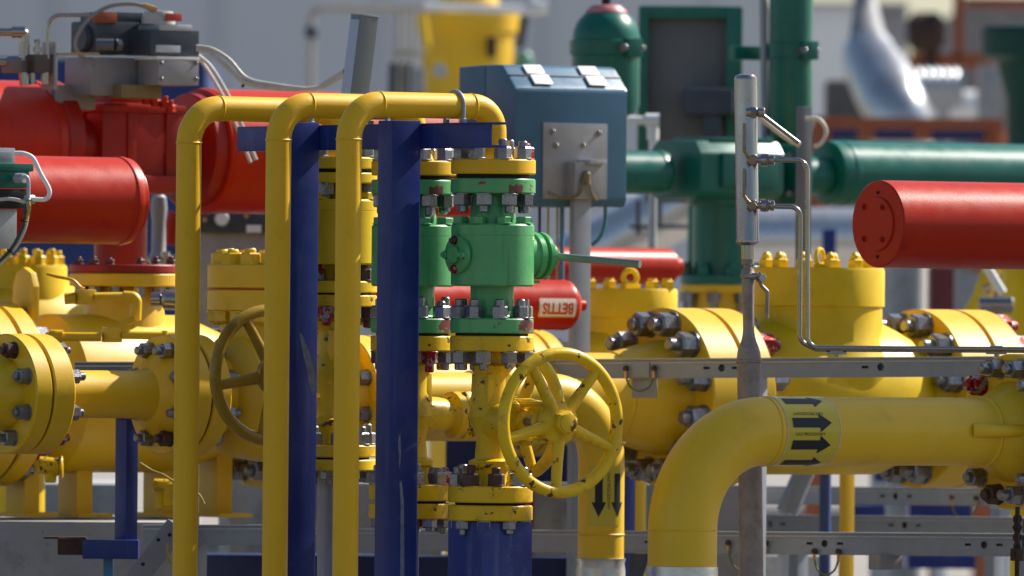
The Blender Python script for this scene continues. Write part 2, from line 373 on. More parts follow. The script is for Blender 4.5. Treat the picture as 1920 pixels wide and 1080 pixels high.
#==================================================================== valves (upper ball valve, lower globe valve)
def vz(py, Y): return at(926, py, Y).z
def upper_valve(T, c, Y, zmap, PM, CH, near, lever=True):
    """zmap: dict of heights"""
    k = m(1, Y); FRAD = 79.5 * k
    P = lambda z: Vector((c.x, c.y, z)); z = zmap
    # riser flange on top (yellow)
    part('top_flange', MB().disc(P(z['ft0']), Z, FRAD, z['ft1'] - z['ft0'], .003, 72), YPIPE if near else YLEM, T)
    part('gasket', MB().disc(P(z['uf1']), Z, FRAD * .86, z['ft0'] - z['uf1'], .001, 48), GASK, T)
    part('upper_flange', MB().disc(P(z['uf0']), Z, FRAD, z['uf1'] - z['uf0'], .003, 72), CH, T)
    part('neck', MB().lathe(P(z['b1'] - .002), Z, [(0, 44 * k), (z['uf0'] - z['b1'] - .006, 40 * k), (z['uf0'] - z['b1'] + .004, 52 * k)], 40), PM, T)
    Rb = 78 * k; b0, b1 = z['b0'], z['b1']
    part('body', MB().lathe(P(b0), Z, [(0, Rb - .004), (.004, Rb), (b1 - b0 - .028, Rb), (b1 - b0 - .0275, Rb - .0008), (b1 - b0 - .0265, Rb - .0008), (b1 - b0 - .026, Rb), (b1 - b0 - .004, Rb), (b1 - b0, Rb - .004)], 72), PM, T)
    part('lower_neck', MB().lathe(P(z['lf1'] - .004), Z, [(0, 50 * k), (.012, 41 * k), (b0 - z['lf1'] + .006, 41 * k)], 40), PM, T)
    part('lower_flange', MB().disc(P(z['lf0']), Z, FRAD * .985, z['lf1'] - z['lf0'], .003, 72), CH, T)
    part('gasket', MB().disc(P(z['gf1']), Z, FRAD * .86, z['lf0'] - z['gf1'], .001, 48), GASK, T)
    s = 28 * k; rb = 63 * k
    bolts(T, P(z['ft1']), Z, rb, 8, s, .36, stud=.38); bolts(T, P(z['uf0']), -Z, rb, 8, s, .36, stud=.45)
    bolts(T, P(z['lf1']), Z, rb, 8, s, .30, stud=.45)
    bolts(T, P(b1), Z, 64 * k, 8, 25 * k, .42, PM, stud=0, h=.55, name='body_nut')
    # gland cover on the pipeline-left side
    g = P((b0 + b1) / 2) - A * (Rb - .006)
    if not lever and lever is not None and near and Y > 25.4: return FRAD
    cov = part('gland_cover', MB().disc(g, -A, 36 * k, .016, .003, 40).disc(g - A * .014, -A, 17 * k, .012, .003, 24), PM, T)
    for a in range(4):
        th = a * math.pi / 2; e = B * math.cos(th) + Z * math.sin(th)
        bolt(cov, g + e * 27 * k - A * .015, -A, 14 * k, [GRNC, RUSTB, GRNC, STEELR][a] if near else PM, .35, .6)
    if lever:
        h = P((b0 + b1) / 2) + A * (Rb - .012)
        part('stem_bonnet', MB().lathe(h, A, [(0, 40 * k), (.02, 40 * k), (.022, 44 * k), (.036, 44 * k), (.038, 36 * k), (.046, 36 * k), (.048, 44 * k), (.058, 44 * k), (.061, 24 * k), (.085, 24 * k), (.088, 20 * k)], 48), PM, T)
        tip = at(1200, 495, Y - .02); h0 = h + A * .074
        hd = part('lever', MB().tube([h0, h0 + (tip - h0) * .5, tip], [.0095, .009, .0095], 16), mat('grey_green_lever', (.22, .26, .24), .4, .3), T)
        part('stop_lug', MB().box(P(b0 + .012) + A * (Rb + .004) - B * .0 , .05, .03, .007, bev=.001).cyl(P(b0 + .012) + A * (Rb - .004), P(b0 + .032) + A * (Rb - .004), .006, 10), GRNC if near else PM, T)
    return FRAD
def handwheel(T, c, n, R, r, mt, rot=0, dish=.02, nut=True):
    u, w, d = basis(n)
    hw = part('handwheel', MB().torus(c, n, R - r, r, 96, 16), mt, T)
    hub = part('hub', MB().lathe(c - d * (dish + .018), d, [(0, R * .24), (.004, R * .29), (.02, R * .29), (.028, R * .25), (.034, R * .19)], 32), mt, hw)
    for k in range(5):
        a = rot + 2 * math.pi * k / 5; e = u * math.cos(a) + w * math.sin(a)
        p = c + e * R * .13 - d * dish; q = c + e * (R - r) - d * .0
        part('spoke', MB().tube([p, p + (q - p) * .5, q], [r * 1.12, r * .88, r * .82], 12), mt, hw)
    if nut: part('hub_nut', MB().hexa(c - d * (dish - .012), d, R * .29, .024, .3).lathe(c - d * (dish - .034), d, [(0, R * .13), (.006, R * .125), (.007, R * .10)], 24), mt, hw)
    # cast grips under the rim
    return hw
def globe_valve(T, c, Y, z, mt, sd, wheel_c, wR, rot, wmt, hexplate=False, dish=.02):
    k = m(1, Y); P = lambda zz: Vector((c.x, c.y, zz)); FRAD = 79.5 * k
    part('upper_flange', MB().disc(P(z['gf0']), Z, FRAD * .985, z['gf1'] - z['gf0'], .003, 72), mt, T)
    part('lower_flange', MB().disc(P(z['g2f0']), Z, FRAD, z['g2f1'] - z['g2f0'], .003, 72), mt, T)
    H = z['gf0'] - z['g2f1']; zc = wheel_c.z
    lo = z['g2f1'] - .002
    fr = lambda f: H * f
    prof = [(0, 34 * k), (fr(.06), 30 * k), (fr(.13), 34 * k), (fr(.15), 41 * k), (fr(.19), 42 * k), (fr(.21), 30 * k), (fr(.36), 27 * k),
            (fr(.43), 33 * k), (fr(.52), 43 * k), (fr(.60), 40 * k), (fr(.70), 31 * k), (fr(.83), 31 * k), (fr(.86), 36 * k), (fr(.90), 37 * k), (fr(.92), 27 * k), (fr(1) + .004, 24 * k)]
    body = MB().lathe(P(lo), Z, prof, 40)
    for e in (sd, -sd): body.prism(P(lo + fr(.44)) + e * 6 * k - e.cross(Z) * 30 * k, e.cross(Z), Z, e, [(0, 0), (60 * k, 0), (56 * k, fr(.40)), (4 * k, fr(.40))], 22 * k, .004)
    part('body', body, mt, T)
    cc = P(zc)
    D = (wheel_c - cc).length; d = (wheel_c - cc).normalized()
    part('bonnet', MB().lathe(cc, d, [(0, 36 * k), (D * .22, 34 * k), (D * .30, 30 * k), (D * .34, 44 * k), (D * .40, 44 * k), (D * .42, 26 * k), (D * .52, 22 * k)], 32), mt, T)
    s2 = d.cross(Z)
    pl = MB()
    hexp = [(46 * k * math.cos(R_(a)), 50 * k * math.sin(R_(a))) for a in (18, 62, 118, 162, 198, 242, 298, 342)]
    pl.prism(cc + d * D * .405, s2, Z, d, hexp, .02, .003)
    part('bonnet_flange', pl, mt, T)
    for e in ((1, 1), (1, -1), (-1, 1), (-1, -1)): bolt(T, cc + d * (D * .405 + .02) + s2 * e[0] * 30 * k + Z * e[1] * 30 * k, d, 18 * k, mt)
    yk = MB()
    for sg in (1, -1):
        yk.tube([cc + d * D * .42 + Z * sg * 34 * k, cc + d * D * .6 + Z * sg * 36 * k, cc + d * D * .8 + Z * sg * 30 * k], [8 * k, 7 * k, 7 * k], 10)
        yk.box(cc + d * D * .62 + Z * sg * 36 * k, D * .46, .026, .008, d, s2, Z, .002)
    yk.disc(cc + d * D * .78, d, 34 * k, .02, .003, 32)
    part('yoke', yk, mt, T)
    part('stem', MB().cyl(cc + d * D * .38, wheel_c - d * .001, 9 * k, 14), STEEL, T)
    bolts(T, P(z['gf0']), -Z, 63 * k, 8, 28 * k, .30, stud=.42)
    bolts(T, P(z['g2f1']), Z, 63 * k, 8, 28 * k, .22, stud=.42)
    handwheel(T, wheel_c, d, wR, .0150, wmt, rot, dish)

DEF = dict(ft1=299, ft0=327, uf1=335, uf0=363, b1=420, b0=537, lf1=597, lf0=625, gf1=630, gf0=659, g2f1=911, g2f0=942, sf1=947, sf0=976)
ADJ = [dict(off=0), dict(off=0), dict(off=0)]
def heights(px, Y, dy): return {k: at(px, v + dy(v), Y).z for k, v in DEF.items()}
valve_lab = ['yellow painted ball valve seen through the gap between the two blue posts', 'green ball valve half hidden behind the wide blue post', 'light green ball valve in front with red primer chips and a steel lever handle']
globe_lab = ['yellow globe valve between blue posts, dark handwheel showing left of the second riser', 'yellow globe valve with hexagonal bonnet plate behind the front one', 'front yellow globe valve with a large five spoked handwheel facing the camera']
stand_lab = ['steel stand under the farthest flange stack', 'blue stand whose top flange shows at the edges of the wide blue post', 'worn blue square column with a yellow bolted flange under the front valve stack']
CEN = [(632, 25.77, lambda y: -6 if y < 400 else (-16 if y < 560 else (-30 if y < 660 else -70))), (777, 25.5, lambda y: 3 - (y - 300) * .0105), (926, 25.237, lambda y: 0)]
Y1MAP = dict(ft1=295, ft0=317, uf1=324, uf0=344, b1=374, b0=496, lf1=527, lf0=549, gf1=553, gf0=575, g2f1=834, g2f0=857, sf1=861, sf0=882)
for i in range(3):
    px, Y, dy = CEN[i]; fb = VALV[i]
    zz = {k: at(px, Y1MAP[k], Y).z for k in Y1MAP} if i == 0 else heights(px, Y, dy)
    c = Vector((fb.x, fb.y, 0)); k = m(1, Y)
    T = thing('ball_valve', valve_lab[i], 'valve', Vector((c.x, c.y, zz['lf0'])), 'ball valves')
    upper_valve(T, c, Y, zz, YLEM if i == 0 else GRN, YLEM if i == 0 else (GRNC), i > 0, i == 2)
    T2 = thing('globe_valve', globe_lab[i], 'valve', Vector((c.x, c.y, zz['g2f0'])), 'globe valves')
    if i == 2:
        p0 = Vector((c.x, c.y, 0)); wc = onto(at(926, 790, Y), B, 1056); wc = Vector((c.x, c.y, at(926, 790, Y).z)) + B * ((wc - at(926, 790, Y)).length)
        globe_valve(T2, c, Y, zz, YOLD, B, wc, m(142, 25.0), R_(122), YOLD, dish=.004)
    elif i == 1:
        p = Vector((c.x, c.y, at(777, 778, Y).z)); wc = onto(p, A, 985)
        globe_valve(T2, c, Y, zz, YOLD, A, wc, m(122, 25.6), R_(40), YOLD)
    else:
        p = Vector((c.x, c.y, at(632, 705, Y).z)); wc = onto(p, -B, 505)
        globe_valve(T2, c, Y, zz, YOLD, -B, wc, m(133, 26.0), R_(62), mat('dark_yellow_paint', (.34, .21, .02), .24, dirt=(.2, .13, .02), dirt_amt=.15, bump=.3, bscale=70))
    # stand
    S = thing('valve_stand', stand_lab[i], 'stand', Vector((c.x, c.y, 0)), 'valve stands')
    P = lambda z: Vector((c.x, c.y, z))
    part('gasket', MB().disc(P(zz['sf1']), Z, 66 * k, zz['g2f0'] - zz['sf1'], .001, 48), GASK, T2)
    part('flange', MB().disc(P(zz['sf0']), Z, 79.5 * k, zz['sf1'] - zz['sf0'], .003, 72), YOLD if i else YLEM, S)
    bolts(S, P(zz['sf0']), -Z, 62 * k, 8, 24 * k, .22, random.choice([STEEL, YOLD]) if 0 else None, stud=.35, h=.7)
    if i == 2: part('column', MB().box(P(zz['sf0'] / 2 - .001), 114 * k, 114 * k, zz['sf0'] - .002, bev=.004), BLUEW, S)
    else: part('column', MB().cyl(P(0), P(zz['sf0'] - .001), (16 if i else 30) * k, 24), BLUE if i else GREYP, S)

#==================================================================== line L: left flanged pipeline, runs right to the elbow behind the handwheel
def flange_pair(T, c, Rpx, Y, t1, gap, t2, nb, rbf, bs, mt, ph=.5, left=True, right=True, bmt=None, keep=None):
    """c = centre of the left face; axis A"""
    k = m(1, Y); R = Rpx * k
    f1 = part('flange', MB().disc(c, A, R, t1, .004, 96), mt, T)
    part('gasket', MB().disc(c + A * t1, A, R * .93, gap, .0005, 64), GASK if not keep else GASK, T)
    part('flange', MB().disc(c + A * (t1 + gap), A, R, t2, .004, 96), mt, T)
    if left: bolts(T, c, -A, R * rbf, nb, bs, ph, bmt, stud=.42, h=.9)
    if right: bolts(T, c + A * (t1 + gap + t2), A, R * rbf, nb, bs, ph, stud=.4, h=.9)
YL = 25.95
cL = at(8, 738.5, YL)
kL = m(1, YL)
TL = thing('flanged_pipeline', 'yellow flanged pipeline at the left with galvanised bolts, running behind the risers', 'pipeline', foot(onto(cL, A, 230)))
sL = lambda px: along(cL, A, px)
k_ = 1 / .8192
t1 = sL(42) - .004; g_ = .006; t2 = sL(82) - sL(43)
RL = 113 * kL; rp = 45 * kL
flange_pair(TL, cL, 113, YL, t1, g_, t2, 8, .785, .034, YEL)
# left hub with pipe going out of frame, in front of the face
x2 = sL(301); f2w = sL(337) - x2; f2b = sL(373) - sL(340)
pipe = MB().lathe(cL, A, [(-.9, rp), (-.075, rp), (-.02, rp * 1.5), (0, rp * 1.55)], 48)
part('pipe', pipe, YEL, TL)
e1 = t1 + g_ + t2
part('pipe', MB().lathe(cL, A, [(e1, rp * 1.45), (e1 + .012, rp * 1.35), (e1 + .03, rp * 1.02), (e1 + .033, rp * 1.06), (e1 + .037, rp), (x2 - .075, rp), (x2 - .045, rp * 1.12), (x2 - .012, rp * 1.75), (x2, rp * 1.82)], 64), YEL, TL)
flange_pair(TL, cL + A * x2, 113, 26.2, f2w, .006, f2b, 8, .785, .034, YEL)
x3 = sL(643); x4 = sL(720)
e2 = x2 + f2w + .006 + f2b
mid = (e2 + x3) / 2
part('valve_body', MB().lathe(cL, A, [(e2, .115), (e2 + .02, .105), (e2 + .05, .10), (e2 + .09, .15), (mid - .04, .165), (mid + .04, .165), (x3 - .09, .15), (x3 - .05, .105), (x3, .115)], 56), YEL, TL)
flange_pair(TL, cL + A * x3, 113, 26.5, (x4 - x3) * .48, .006, (x4 - x3) * .48, 8, .785, .034, YEL)
# bonnet stack of the line valve
yb = 26.4
bc = onto(at(8, 738.5, YL), A, 500)
BZ = lambda py: at(500, py, bc.y).z
kb = m(1, bc.y)
Pb = lambda z: Vector((bc.x, bc.y, z))
part('bonnet', MB().disc(Pb(BZ(541)), Z, 113 * kb, BZ(497) - BZ(541), .003, 72), YEL, TL)
part('bonnet', MB().disc(Pb(BZ(584)), Z, 113 * kb, BZ(544) - BZ(584), .003, 72), YEL, TL)
part('gasket', MB().disc(Pb(BZ(544)), Z, 111 * kb, BZ(541) - BZ(544), .0005, 48), REDD, TL)
part('bonnet_neck', MB().cyl(Pb(bc.z), Pb(BZ(584) + .001), 88 * kb, 40), YEL, TL)
bolts(TL, Pb(BZ(497)), Z, 88 * kb, 14, 36 * kb, .2, YEL, stud=.18, h=.62)
bolts(TL, Pb(BZ(584)), -Z, 95 * kb, 14, 34 * kb, .2, YEL, stud=.1, h=.62)
# run to the elbow and down
ex = sL(1129)
e4 = x4 + .006
re = .168
rpe = 42 * m(1, 26.95)
pth = bend([cL + A * (x4 - .01), cL + A * ex, foot(cL + A * ex)], re, 22)
mb = MB().tube(pth[:], rp, 40)
vz0 = cL + A * ex
yv = vz0.y
for py in (830, 1002): mb.torus(Vector((vz0.x, vz0.y, at(1129, py, yv).z)), Z, rp - .0005, .0032, 40, 6)
part('pipe', mb, YEL, TL)
part('hub', MB().lathe(cL, A, [(x4 - .012, rp * 1.7), (x4 + .02, rp * 1.55), (x4 + .06, rp * 1.03)], 40), YEL, TL)
s8 = sL(884)
part('insulating_sleeve', MB().lathe(cL + A * (s8 - .006), A, [(0, rp + .001), (.001, rp + .006), (.022, rp + .006), (.024, rp + .001)], 40), WRAPT, TL)
zb_ = at(1129, 1047, yv).z
wr = MB()
ring = []
for j in range(14):
    for q in range(40): pass
wr.lathe(foot(vz0), Z, [(0, rp + .004), (zb_ * .5, rp + .003), (zb_ - .03, rp + .0045), (zb_ - .012, rp + .002), (zb_, rp + .006), (zb_ + .001, rp + .001)], 40)
part('silver_wrap', wr, FOIL, TL)
# flow label with two arrows on the vertical leg
cv = lambda py: Vector((vz0.x, vz0.y, at(1129, py, yv).z))
view = (CAM - vz0); view.z = 0; view.normalize()
def arrow2(L, w, hw, hl): return [Vector((0, -w)), Vector((L - hl, -w)), Vector((L - hl, -hw)), Vector((L, 0)), Vector((L - hl, hw)), Vector((L - hl, w)), Vector((0, w))], [[0, 1, 2, 5, 6], [2, 3, 4, 5]]
kv = m(1, yv)
top = cv(873)
L_ = 112 * kv
rot_out = lambda a: (Matrix.Rotation(a, 3, 'Z') @ view)
off_a = R_(26)
bd = wrapped(*rect(0, -.9 * rp, L_, .62 * rp), top, -Z, rot_out(R_(18)), rp, .0012, .006); part('flow_label', bd, BAND, TL)
for ang in (-1, 0):
    o_ = rot_out([R_(-6), R_(43)][ang]); a2 = arrow2(82 * kv, .0095, .0185, 28 * kv)
    part('flow_arrow', wrapped(*a2, top - Z * 14 * kv, -Z, o_, rp, .0022, .004), INK, TL)
tv, tf = text_polys('GAZ PROCESOWY', .011)
tv = [Vector((p.x + L_ * .42, p.y)) for p in tv]
part('writing', wrapped(tv, tf, top, -Z, rot_out(R_(18)), rp, .002, .004), INK, TL)

#==================================================================== arrow pipe at lower right
YA = 25.2
pe = at(1280, 960, YA); ka = m(1, YA); ra = 65 * ka
zc = at(1500, 808, 25.5).z
pA = Vector((pe.x, pe.y, zc))
TA = thing('elbow_pipe', 'large yellow elbow pipe with black flow arrows, lower right in front', 'pipe', foot(pe))
sA = lambda px: along(pA, A, px)
hubx = sA(1838); fx = sA(1893)
pth = bend([foot(pe) , pA, pA + A * (hubx + .01)], ra * 2.85, 26)
mb = MB().tube(pth, ra, 56)
b0 = pA + A * ra * 2.85
mb.torus(b0, A, ra - .0006, .0028, 56, 6); mb.torus(pA - Z * ra * 2.85, Z, ra - .0006, .0022, 56, 6)
part('pipe', mb, YEL, TA)
part('weld_neck', MB().lathe(pA, A, [(hubx, ra), (hubx + .006, ra + .004), (hubx + .012, ra + .001), (hubx + .02, ra + .004), (fx - .01, ra * 1.45), (fx, ra * 1.5)], 56), YEL, TA)
kf = m(1, (pA + A * fx).y)
flange(TA, pA + A * fx, A, 146 * kf, .05, YEL)
part('gasket', MB().disc(pA + A * (fx + .05), A, 136 * kf, .006, .0005, 64), GASK, TA)
flange(TA, pA + A * (fx + .056), A, 146 * kf, .05, YEL)
bolts(TA, pA + A * fx, -A, 122 * kf, 12, .042, .5, stud=.42, h=.9)
part('pipe', MB().cyl(pA + A * (fx + .1), pA + A * (fx + 1.2), ra, 40), YEL, TA)
part('pipe_leg', MB().cyl(foot(pA + A * (fx + .8)), pA + A * (fx + .8), .04, 20), YEL, TA)
# band with arrows
s0, s1 = sA(1440), sA(1537)
outA = Vector((CAM.x - b0.x, CAM.y - b0.y, 0)); outA = (outA - A * outA.dot(A)).normalized()
part('flow_label', MB().lathe(pA + A * s0, A, [(0, ra + .0006), (.0005, ra + .0014), (s1 - s0 - .0005, ra + .0014), (s1 - s0, ra + .0006)], 64), BAND, TA)
for ss in (s0 - .0022, s1): part('flow_label_edge', MB().lathe(pA + A * ss, A, [(0, ra + .0005), (.0005, ra + .0018), (.002, ra + .0018), (.0025, ra + .0005)], 64), BANDC, TA)
for a in (60, 15, -22, -62):
    o_ = (outA * math.cos(R_(a)) + Z * math.sin(R_(a)))
    part('flow_arrow', wrapped(*arrow2(sA(1557) - sA(1485), .0115, .0225, .034), pA + A * (s0 + .014), A, o_, ra, .0026, .004), INK, TA)
for a, fl in ((31, -1), (-4, 1)):
    o_ = (outA * math.cos(R_(a)) + Z * math.sin(R_(a)))
    tv, tf = text_polys('GAZ PROCESOWY', .0105)
    tv = [Vector((p.x * fl + (s1 - s0) * .42, p.y * fl)) for p in tv]
    part('writing', wrapped(tv, tf, pA + A * s0, A, o_, ra, .0024, .003), INK, TA)
zw = at(1280, 1062, YA).z
part('silver_wrap', MB().lathe(foot(pe), Z, [(0, ra + .003), (zw * .6, ra + .002), (zw - .01, ra + .003), (zw, ra + .0025), (zw + .0005, ra)], 48), FOIL, TA)
bq = pA + A * sA(1800) + outA * (ra - .006) + Z * .004
part('branch_tube', MB().tube([bq - A * .02, bq + outA * .012 + A * .004, bq + outA * .02 + A * .05, onto(bq + outA * .02, A, 1980)], [.018, .0165, .015, .015], 18), YEL, TA)
ck = MB(); cx = at(1908, 950, 25.6)
ck.cyl(cx, cx - Z * .6, .006, 10)
for j in range(4): ck.torus(cx - Z * (.03 + j * .022), (A if j % 2 else B), .010, .0035, 14, 8)
ck.box(cx - Z * .115, .024, .024, .03).lathe(cx - Z * .05, Z, [(-.012, .006), (0, .013), (.012, .006)], 12)
solo('hanging_rod', ck, RUST, 'dark rusty rod with chain links hanging under the flange at the right edge', 'rod')

#==================================================================== line R: large yellow valve behind the right pipe
YR = 27.6
cR = at(1240, 745, YR); kR = m(1, YR)
sR = lambda px: along(cR, A, px)
TR = thing('large_pipeline_valve', 'large yellow pipeline valve with tall bonnet and thick bolted flanges, behind the silver pole', 'valve', foot(onto(cR, A, 1535)))
t1 = sR(1304) - .004; t2 = sR(1357) - sR(1306)
rR = 168 * kR
flange_pair(TR, cR, 168, YR, t1, .008, t2, 12, .84, .056, YEL, bmt=STEEL)
part('pipe', MB().lathe(cR, A, [(-1.0, .114), (-.17, .114), (-.165, .118), (-.16, .115), (-.05, .142), (0, .15)], 64), YEL, TR)
e = t1 + t2 + .008; xr = sR(1713)
f3 = sR(1790) - xr
part('valve_body', MB().lathe(cR, A, [(e, .19), (e + .03, .17), (e + .06, .165), (e + .14, .20), (xr - .14, .20), (xr - .05, .165), (xr, .18)], 64), YLEM, TR)
flange_pair(TR, cR + A * xr, 168, 27.95, f3 * .84, .008, f3 * .70, 12, .84, .056, YEL, bmt=STEEL)
e5 = xr + f3 * 1.56
part('pipe', MB().lathe(cR, A, [(e5, .19), (e5 + .1, .145), (e5 + 1.2, .145)], 48), YEL, TR)
bR = onto(cR, A, 1532); kb = m(1, bR.y); ZB = lambda py: at(1532, py, bR.y).z; Pb = lambda z: Vector((bR.x, bR.y, z))
part('bonnet', MB().lathe(Pb(bR.z), Z, [(0, 140 * kb), (ZB(690) - bR.z, 150 * kb), (ZB(640) - bR.z, 121 * kb), (ZB(580) - bR.z, 121 * kb), (ZB(575) - bR.z, 121 * kb), (ZB(574) - bR.z, 125 * kb), (ZB(508) - bR.z, 125 * kb), (ZB(502) - bR.z, 123 * kb)], 80), YLEM, TR)
part('vent_plug', MB().cyl(Pb(ZB(528)) + (CAM - bR).normalized() * 120 * kb + A * .085 - Z * 0, Pb(ZB(528)) + (CAM - bR).normalized() * 128 * kb + A * .078, .011, 14), BLACK, TR)
for j in range(12):
    a = 2 * math.pi * (j + .38) / 12; e_ = Vector((math.cos(a), math.sin(a), 0)); p = Pb(ZB(503)) + e_ * 100 * kb
    b = MB().hexa(p, Z, .034, .024).lathe(p + Z * .022, Z, [(0, .012), (.012, .011), (.02, .004)], 12)
    part('bonnet_nut', b, YLEM, TR)
pe_ = Pb(ZB(503)) + Vector((0.0, -1, 0)) * 95 * kb
part('lifting_eye', MB().torus(pe_ + Z * .028 , Vector((.9, -.5, 0)), .021, .006, 28, 8).cyl(pe_, pe_ + Z * .01, .017, 16), YLEM, TR)

# second valve behind with eye bolt
YR2 = 29.0
b2 = at(1180, 600, YR2); k2 = m(1, YR2); Z2 = lambda py: at(1180, py, YR2).z; P2 = lambda z: Vector((b2.x, b2.y, z))
TV = thing('pipeline_valve', 'yellow valve bonnet with a lifting eye on top, behind the handwheel and the round flange', 'valve', foot(b2))
part('bonnet', MB().lathe(P2(Z2(745)), Z, [(0, 110 * k2), (Z2(660) - Z2(745), 112 * k2), (Z2(640) - Z2(745), 87 * k2), (Z2(596) - Z2(745), 87 * k2), (Z2(594) - Z2(745), 90 * k2), (Z2(545) - Z2(745), 90 * k2), (Z2(541) - Z2(745), 88 * k2)], 64), YLEM, TV)
axc = P2(Z2(738))
fc = axc - A * (along(axc, A, 1180) - along(axc, A, 985))
part('valve_body', MB().lathe(axc, A, [(-.34, .13), (-.22, .13), (-.12, .17), (.2, .17), (.3, .13), (1.0, .13)], 48), YLEM, TV)
flange_pair(TV, onto(axc, A, 950), 118, YR2, .05, .006, .05, 8, .8, .04, YEL)
part('pipe', MB().lathe(onto(axc, A, 950), A, [(-.8, .06), (-.06, .06), (0, .09)], 40), YEL, TV)
pp = P2(Z2(541)) + Vector((0, -1, 0)) * 60 * k2
part('lifting_eye', MB().torus(pp + Z * .03, Vector((.25, -1, 0)), .019, .0075, 28, 8).box(pp + Z * .006, .05, .03, .014, bev=.002), YLEM, TV)
for dx in (-75, -38, 42, 70):
    p = P2(Z2(541)) + Vector((dx * k2, -40 * k2, 0)); part('bonnet_nut', MB().hexa(p, Z, .034, .022).cyl(p + Z * .02, p + Z * .028, .012, 12), YLEM, TV)
part('valve_foot', MB().cyl(foot(b2), P2(Z2(745)), .05, 24), YLEM, TV)
for T_, c_, px_, w_ in ((TR, onto(cR, A, 1404), 1404, 34), (TL, onto(cL, A, 519), 519, 40)):
    c_ = Vector((at(px_, 900, c_.y).x, c_.y, c_.z)); wv = m(w_, c_.y)
    part('valve_foot', MB().box(Vector((c_.x, c_.y, (c_.z - .1) / 2)), wv, wv * .7, c_.z - .1, Vector((1, 0, 0)), Vector((0, 1, 0)), Z, .004), YEL, T_)

#==================================================================== line M: big valve under the red actuator (left, behind)
YM = 27.5
cM = at(3, 737, YM); kM = m(1, YM)
sM = lambda px: along(cM, A, px)
TM = thing('actuated_valve', 'big yellow valve under the red actuator at the left, standing on yellow feet', 'valve', foot(onto(cM, A, 225)))
fw = (sM(3) - sM(-70)) / 2
flange_pair(TM, cM - A * (2 * fw + .008), 175, YM, fw, .008, fw, 12, .84, .05, YEL, left=False)
part('valve_body', MB().lathe(cM, A, [(0, .17), (.03, .15), (.06, .14), (.14, .205), (sM(330), .205), (sM(420), .15), (sM(475), .17)], 64), YEL, TM)
flange_pair(TM, cM + A * sM(478), 175, 27.9, fw, .008, fw, 12, .84, .05, YEL)
part('pipe', MB().cyl(cM + A * (sM(478) + 2 * fw), cM + A * (sM(478) + 2 * fw + 1.2), .11, 40), YEL, TM)
part('pipe', MB().cyl(cM - A * (2 * fw + 1), cM - A * (2 * fw), .11, 40), YEL, TM)
bM = onto(cM, A, 232); kb = m(1, bM.y); ZM = lambda py: at(232, py, bM.y).z; PM_ = lambda z: Vector((bM.x, bM.y, z))
part('bonnet_neck', MB().lathe(PM_(bM.z + .1), Z, [(0, 90 * kb), (ZM(538) - bM.z - .1, 66 * kb)], 40), YEL, TM)
part('mounting_flange', MB().disc(PM_(ZM(537)), Z, 104 * kb, ZM(513) - ZM(537), .003, 64), YEL, TM)
bolts(TM, PM_(ZM(537)), -Z, 84 * kb, 12, .03, .3, STEEL, stud=.3)
for px, w_ in ((44, 47), (143, 50), (300, 42), (405, 50)):
    p = onto(cM, A, px); z0 = at(px, 968, p.y).z
    b = MB().box(Vector((p.x, p.y, (z0 + cM.z - .1) / 2)), m(w_, YM) * .7, .09, cM.z - .1 - z0, bev=.002)
    b.box(Vector((p.x, p.y, z0 + .004)), m(w_ * 1.5, YM), .2, .01, bev=.001); part('foot', b, YEL, TM)
part('lifting_lug', MB().prism(onto(cM, A, 22) + Z * .245 - B * -.05, B, Z, A, [(-.05, -.06), (.05, -.06), (.05, .03), (.035, .065), (0, .08), (-.035, .065), (-.05, .03)], .018, .002), YEL, TM)
# grease lines
gy = 26.9
def im(lst, Y): return [at(x, y, Y) for x, y in lst]
gl = MB()
q = at(150, 556, gy); d0 = A
c1 = at(160, 557, gy); gl.box(c1, .044, .036, .038, bev=.003); gl.cyl(at(121, 560, gy), at(142, 559, gy), .015, 18); gl.cyl(at(176, 557, gy), at(238, 556, gy + .02), .0115, 16)
gl.tube(bend(im([(232, 556), (256, 557), (254, 600)], gy + .02), .014), .0145, 18); gl.cyl(at(254, 596, gy), at(215, 618, gy), .009, 14)
gl.tube(spline(im([(88, 513), (105, 518), (135, 525), (150, 538), (158, 542)], gy)), .0045, 10)
part('grease_fitting', gl, YEL, TM)
g2 = MB()
c2 = at(210, 628, gy); g2.box(c2, .04, .036, .038, bev=.003); g2.cyl(at(84, 631, gy), at(190, 632, gy), .0115, 16); g2.cyl(at(95, 631, gy), at(118, 631, gy), .017, 16); g2.cyl(at(228, 628, gy), at(336, 630, gy + .02), .0105, 16); g2.cyl(at(100, 620, gy), at(100, 636, gy), .012, 14)
g2.cyl(at(309, 620, gy), at(309, 632, gy), .008, 10)
part('grease_fitting', g2, YEL, TM)
st = MB().cyl(at(283, 561, gy + .1), at(300, 561, gy + .1), .018, 18).lathe(at(300, 561, gy + .1), (at(332, 563, gy + .1) - at(300, 561, gy + .1)), [(0, .014), (.012, .026), (.045, .026), (.055, .018)], 24)
part('steel_fitting', st, STAIN, TM)
yb_ = at(215, 655, 27.05); ybox = MB().lathe(yb_ - A * .06, A, [(0, .06), (.15, .06)], 40); 

for a_, b_, r_ in (((72, 872), (112, 876), 17), ((95, 872), (95, 905), 11), ((112, 876), (118, 876), 22), ((286, 910), (330, 912), 13), ((300, 900), (300, 955), 9), ((318, 905), (318, 950), 14)):
    part('drain_fitting', MB().cyl(at(*a_, 27.2), at(*b_, 27.2), m(r_, 27.2), 18, bev=.003), YOLD, TM)
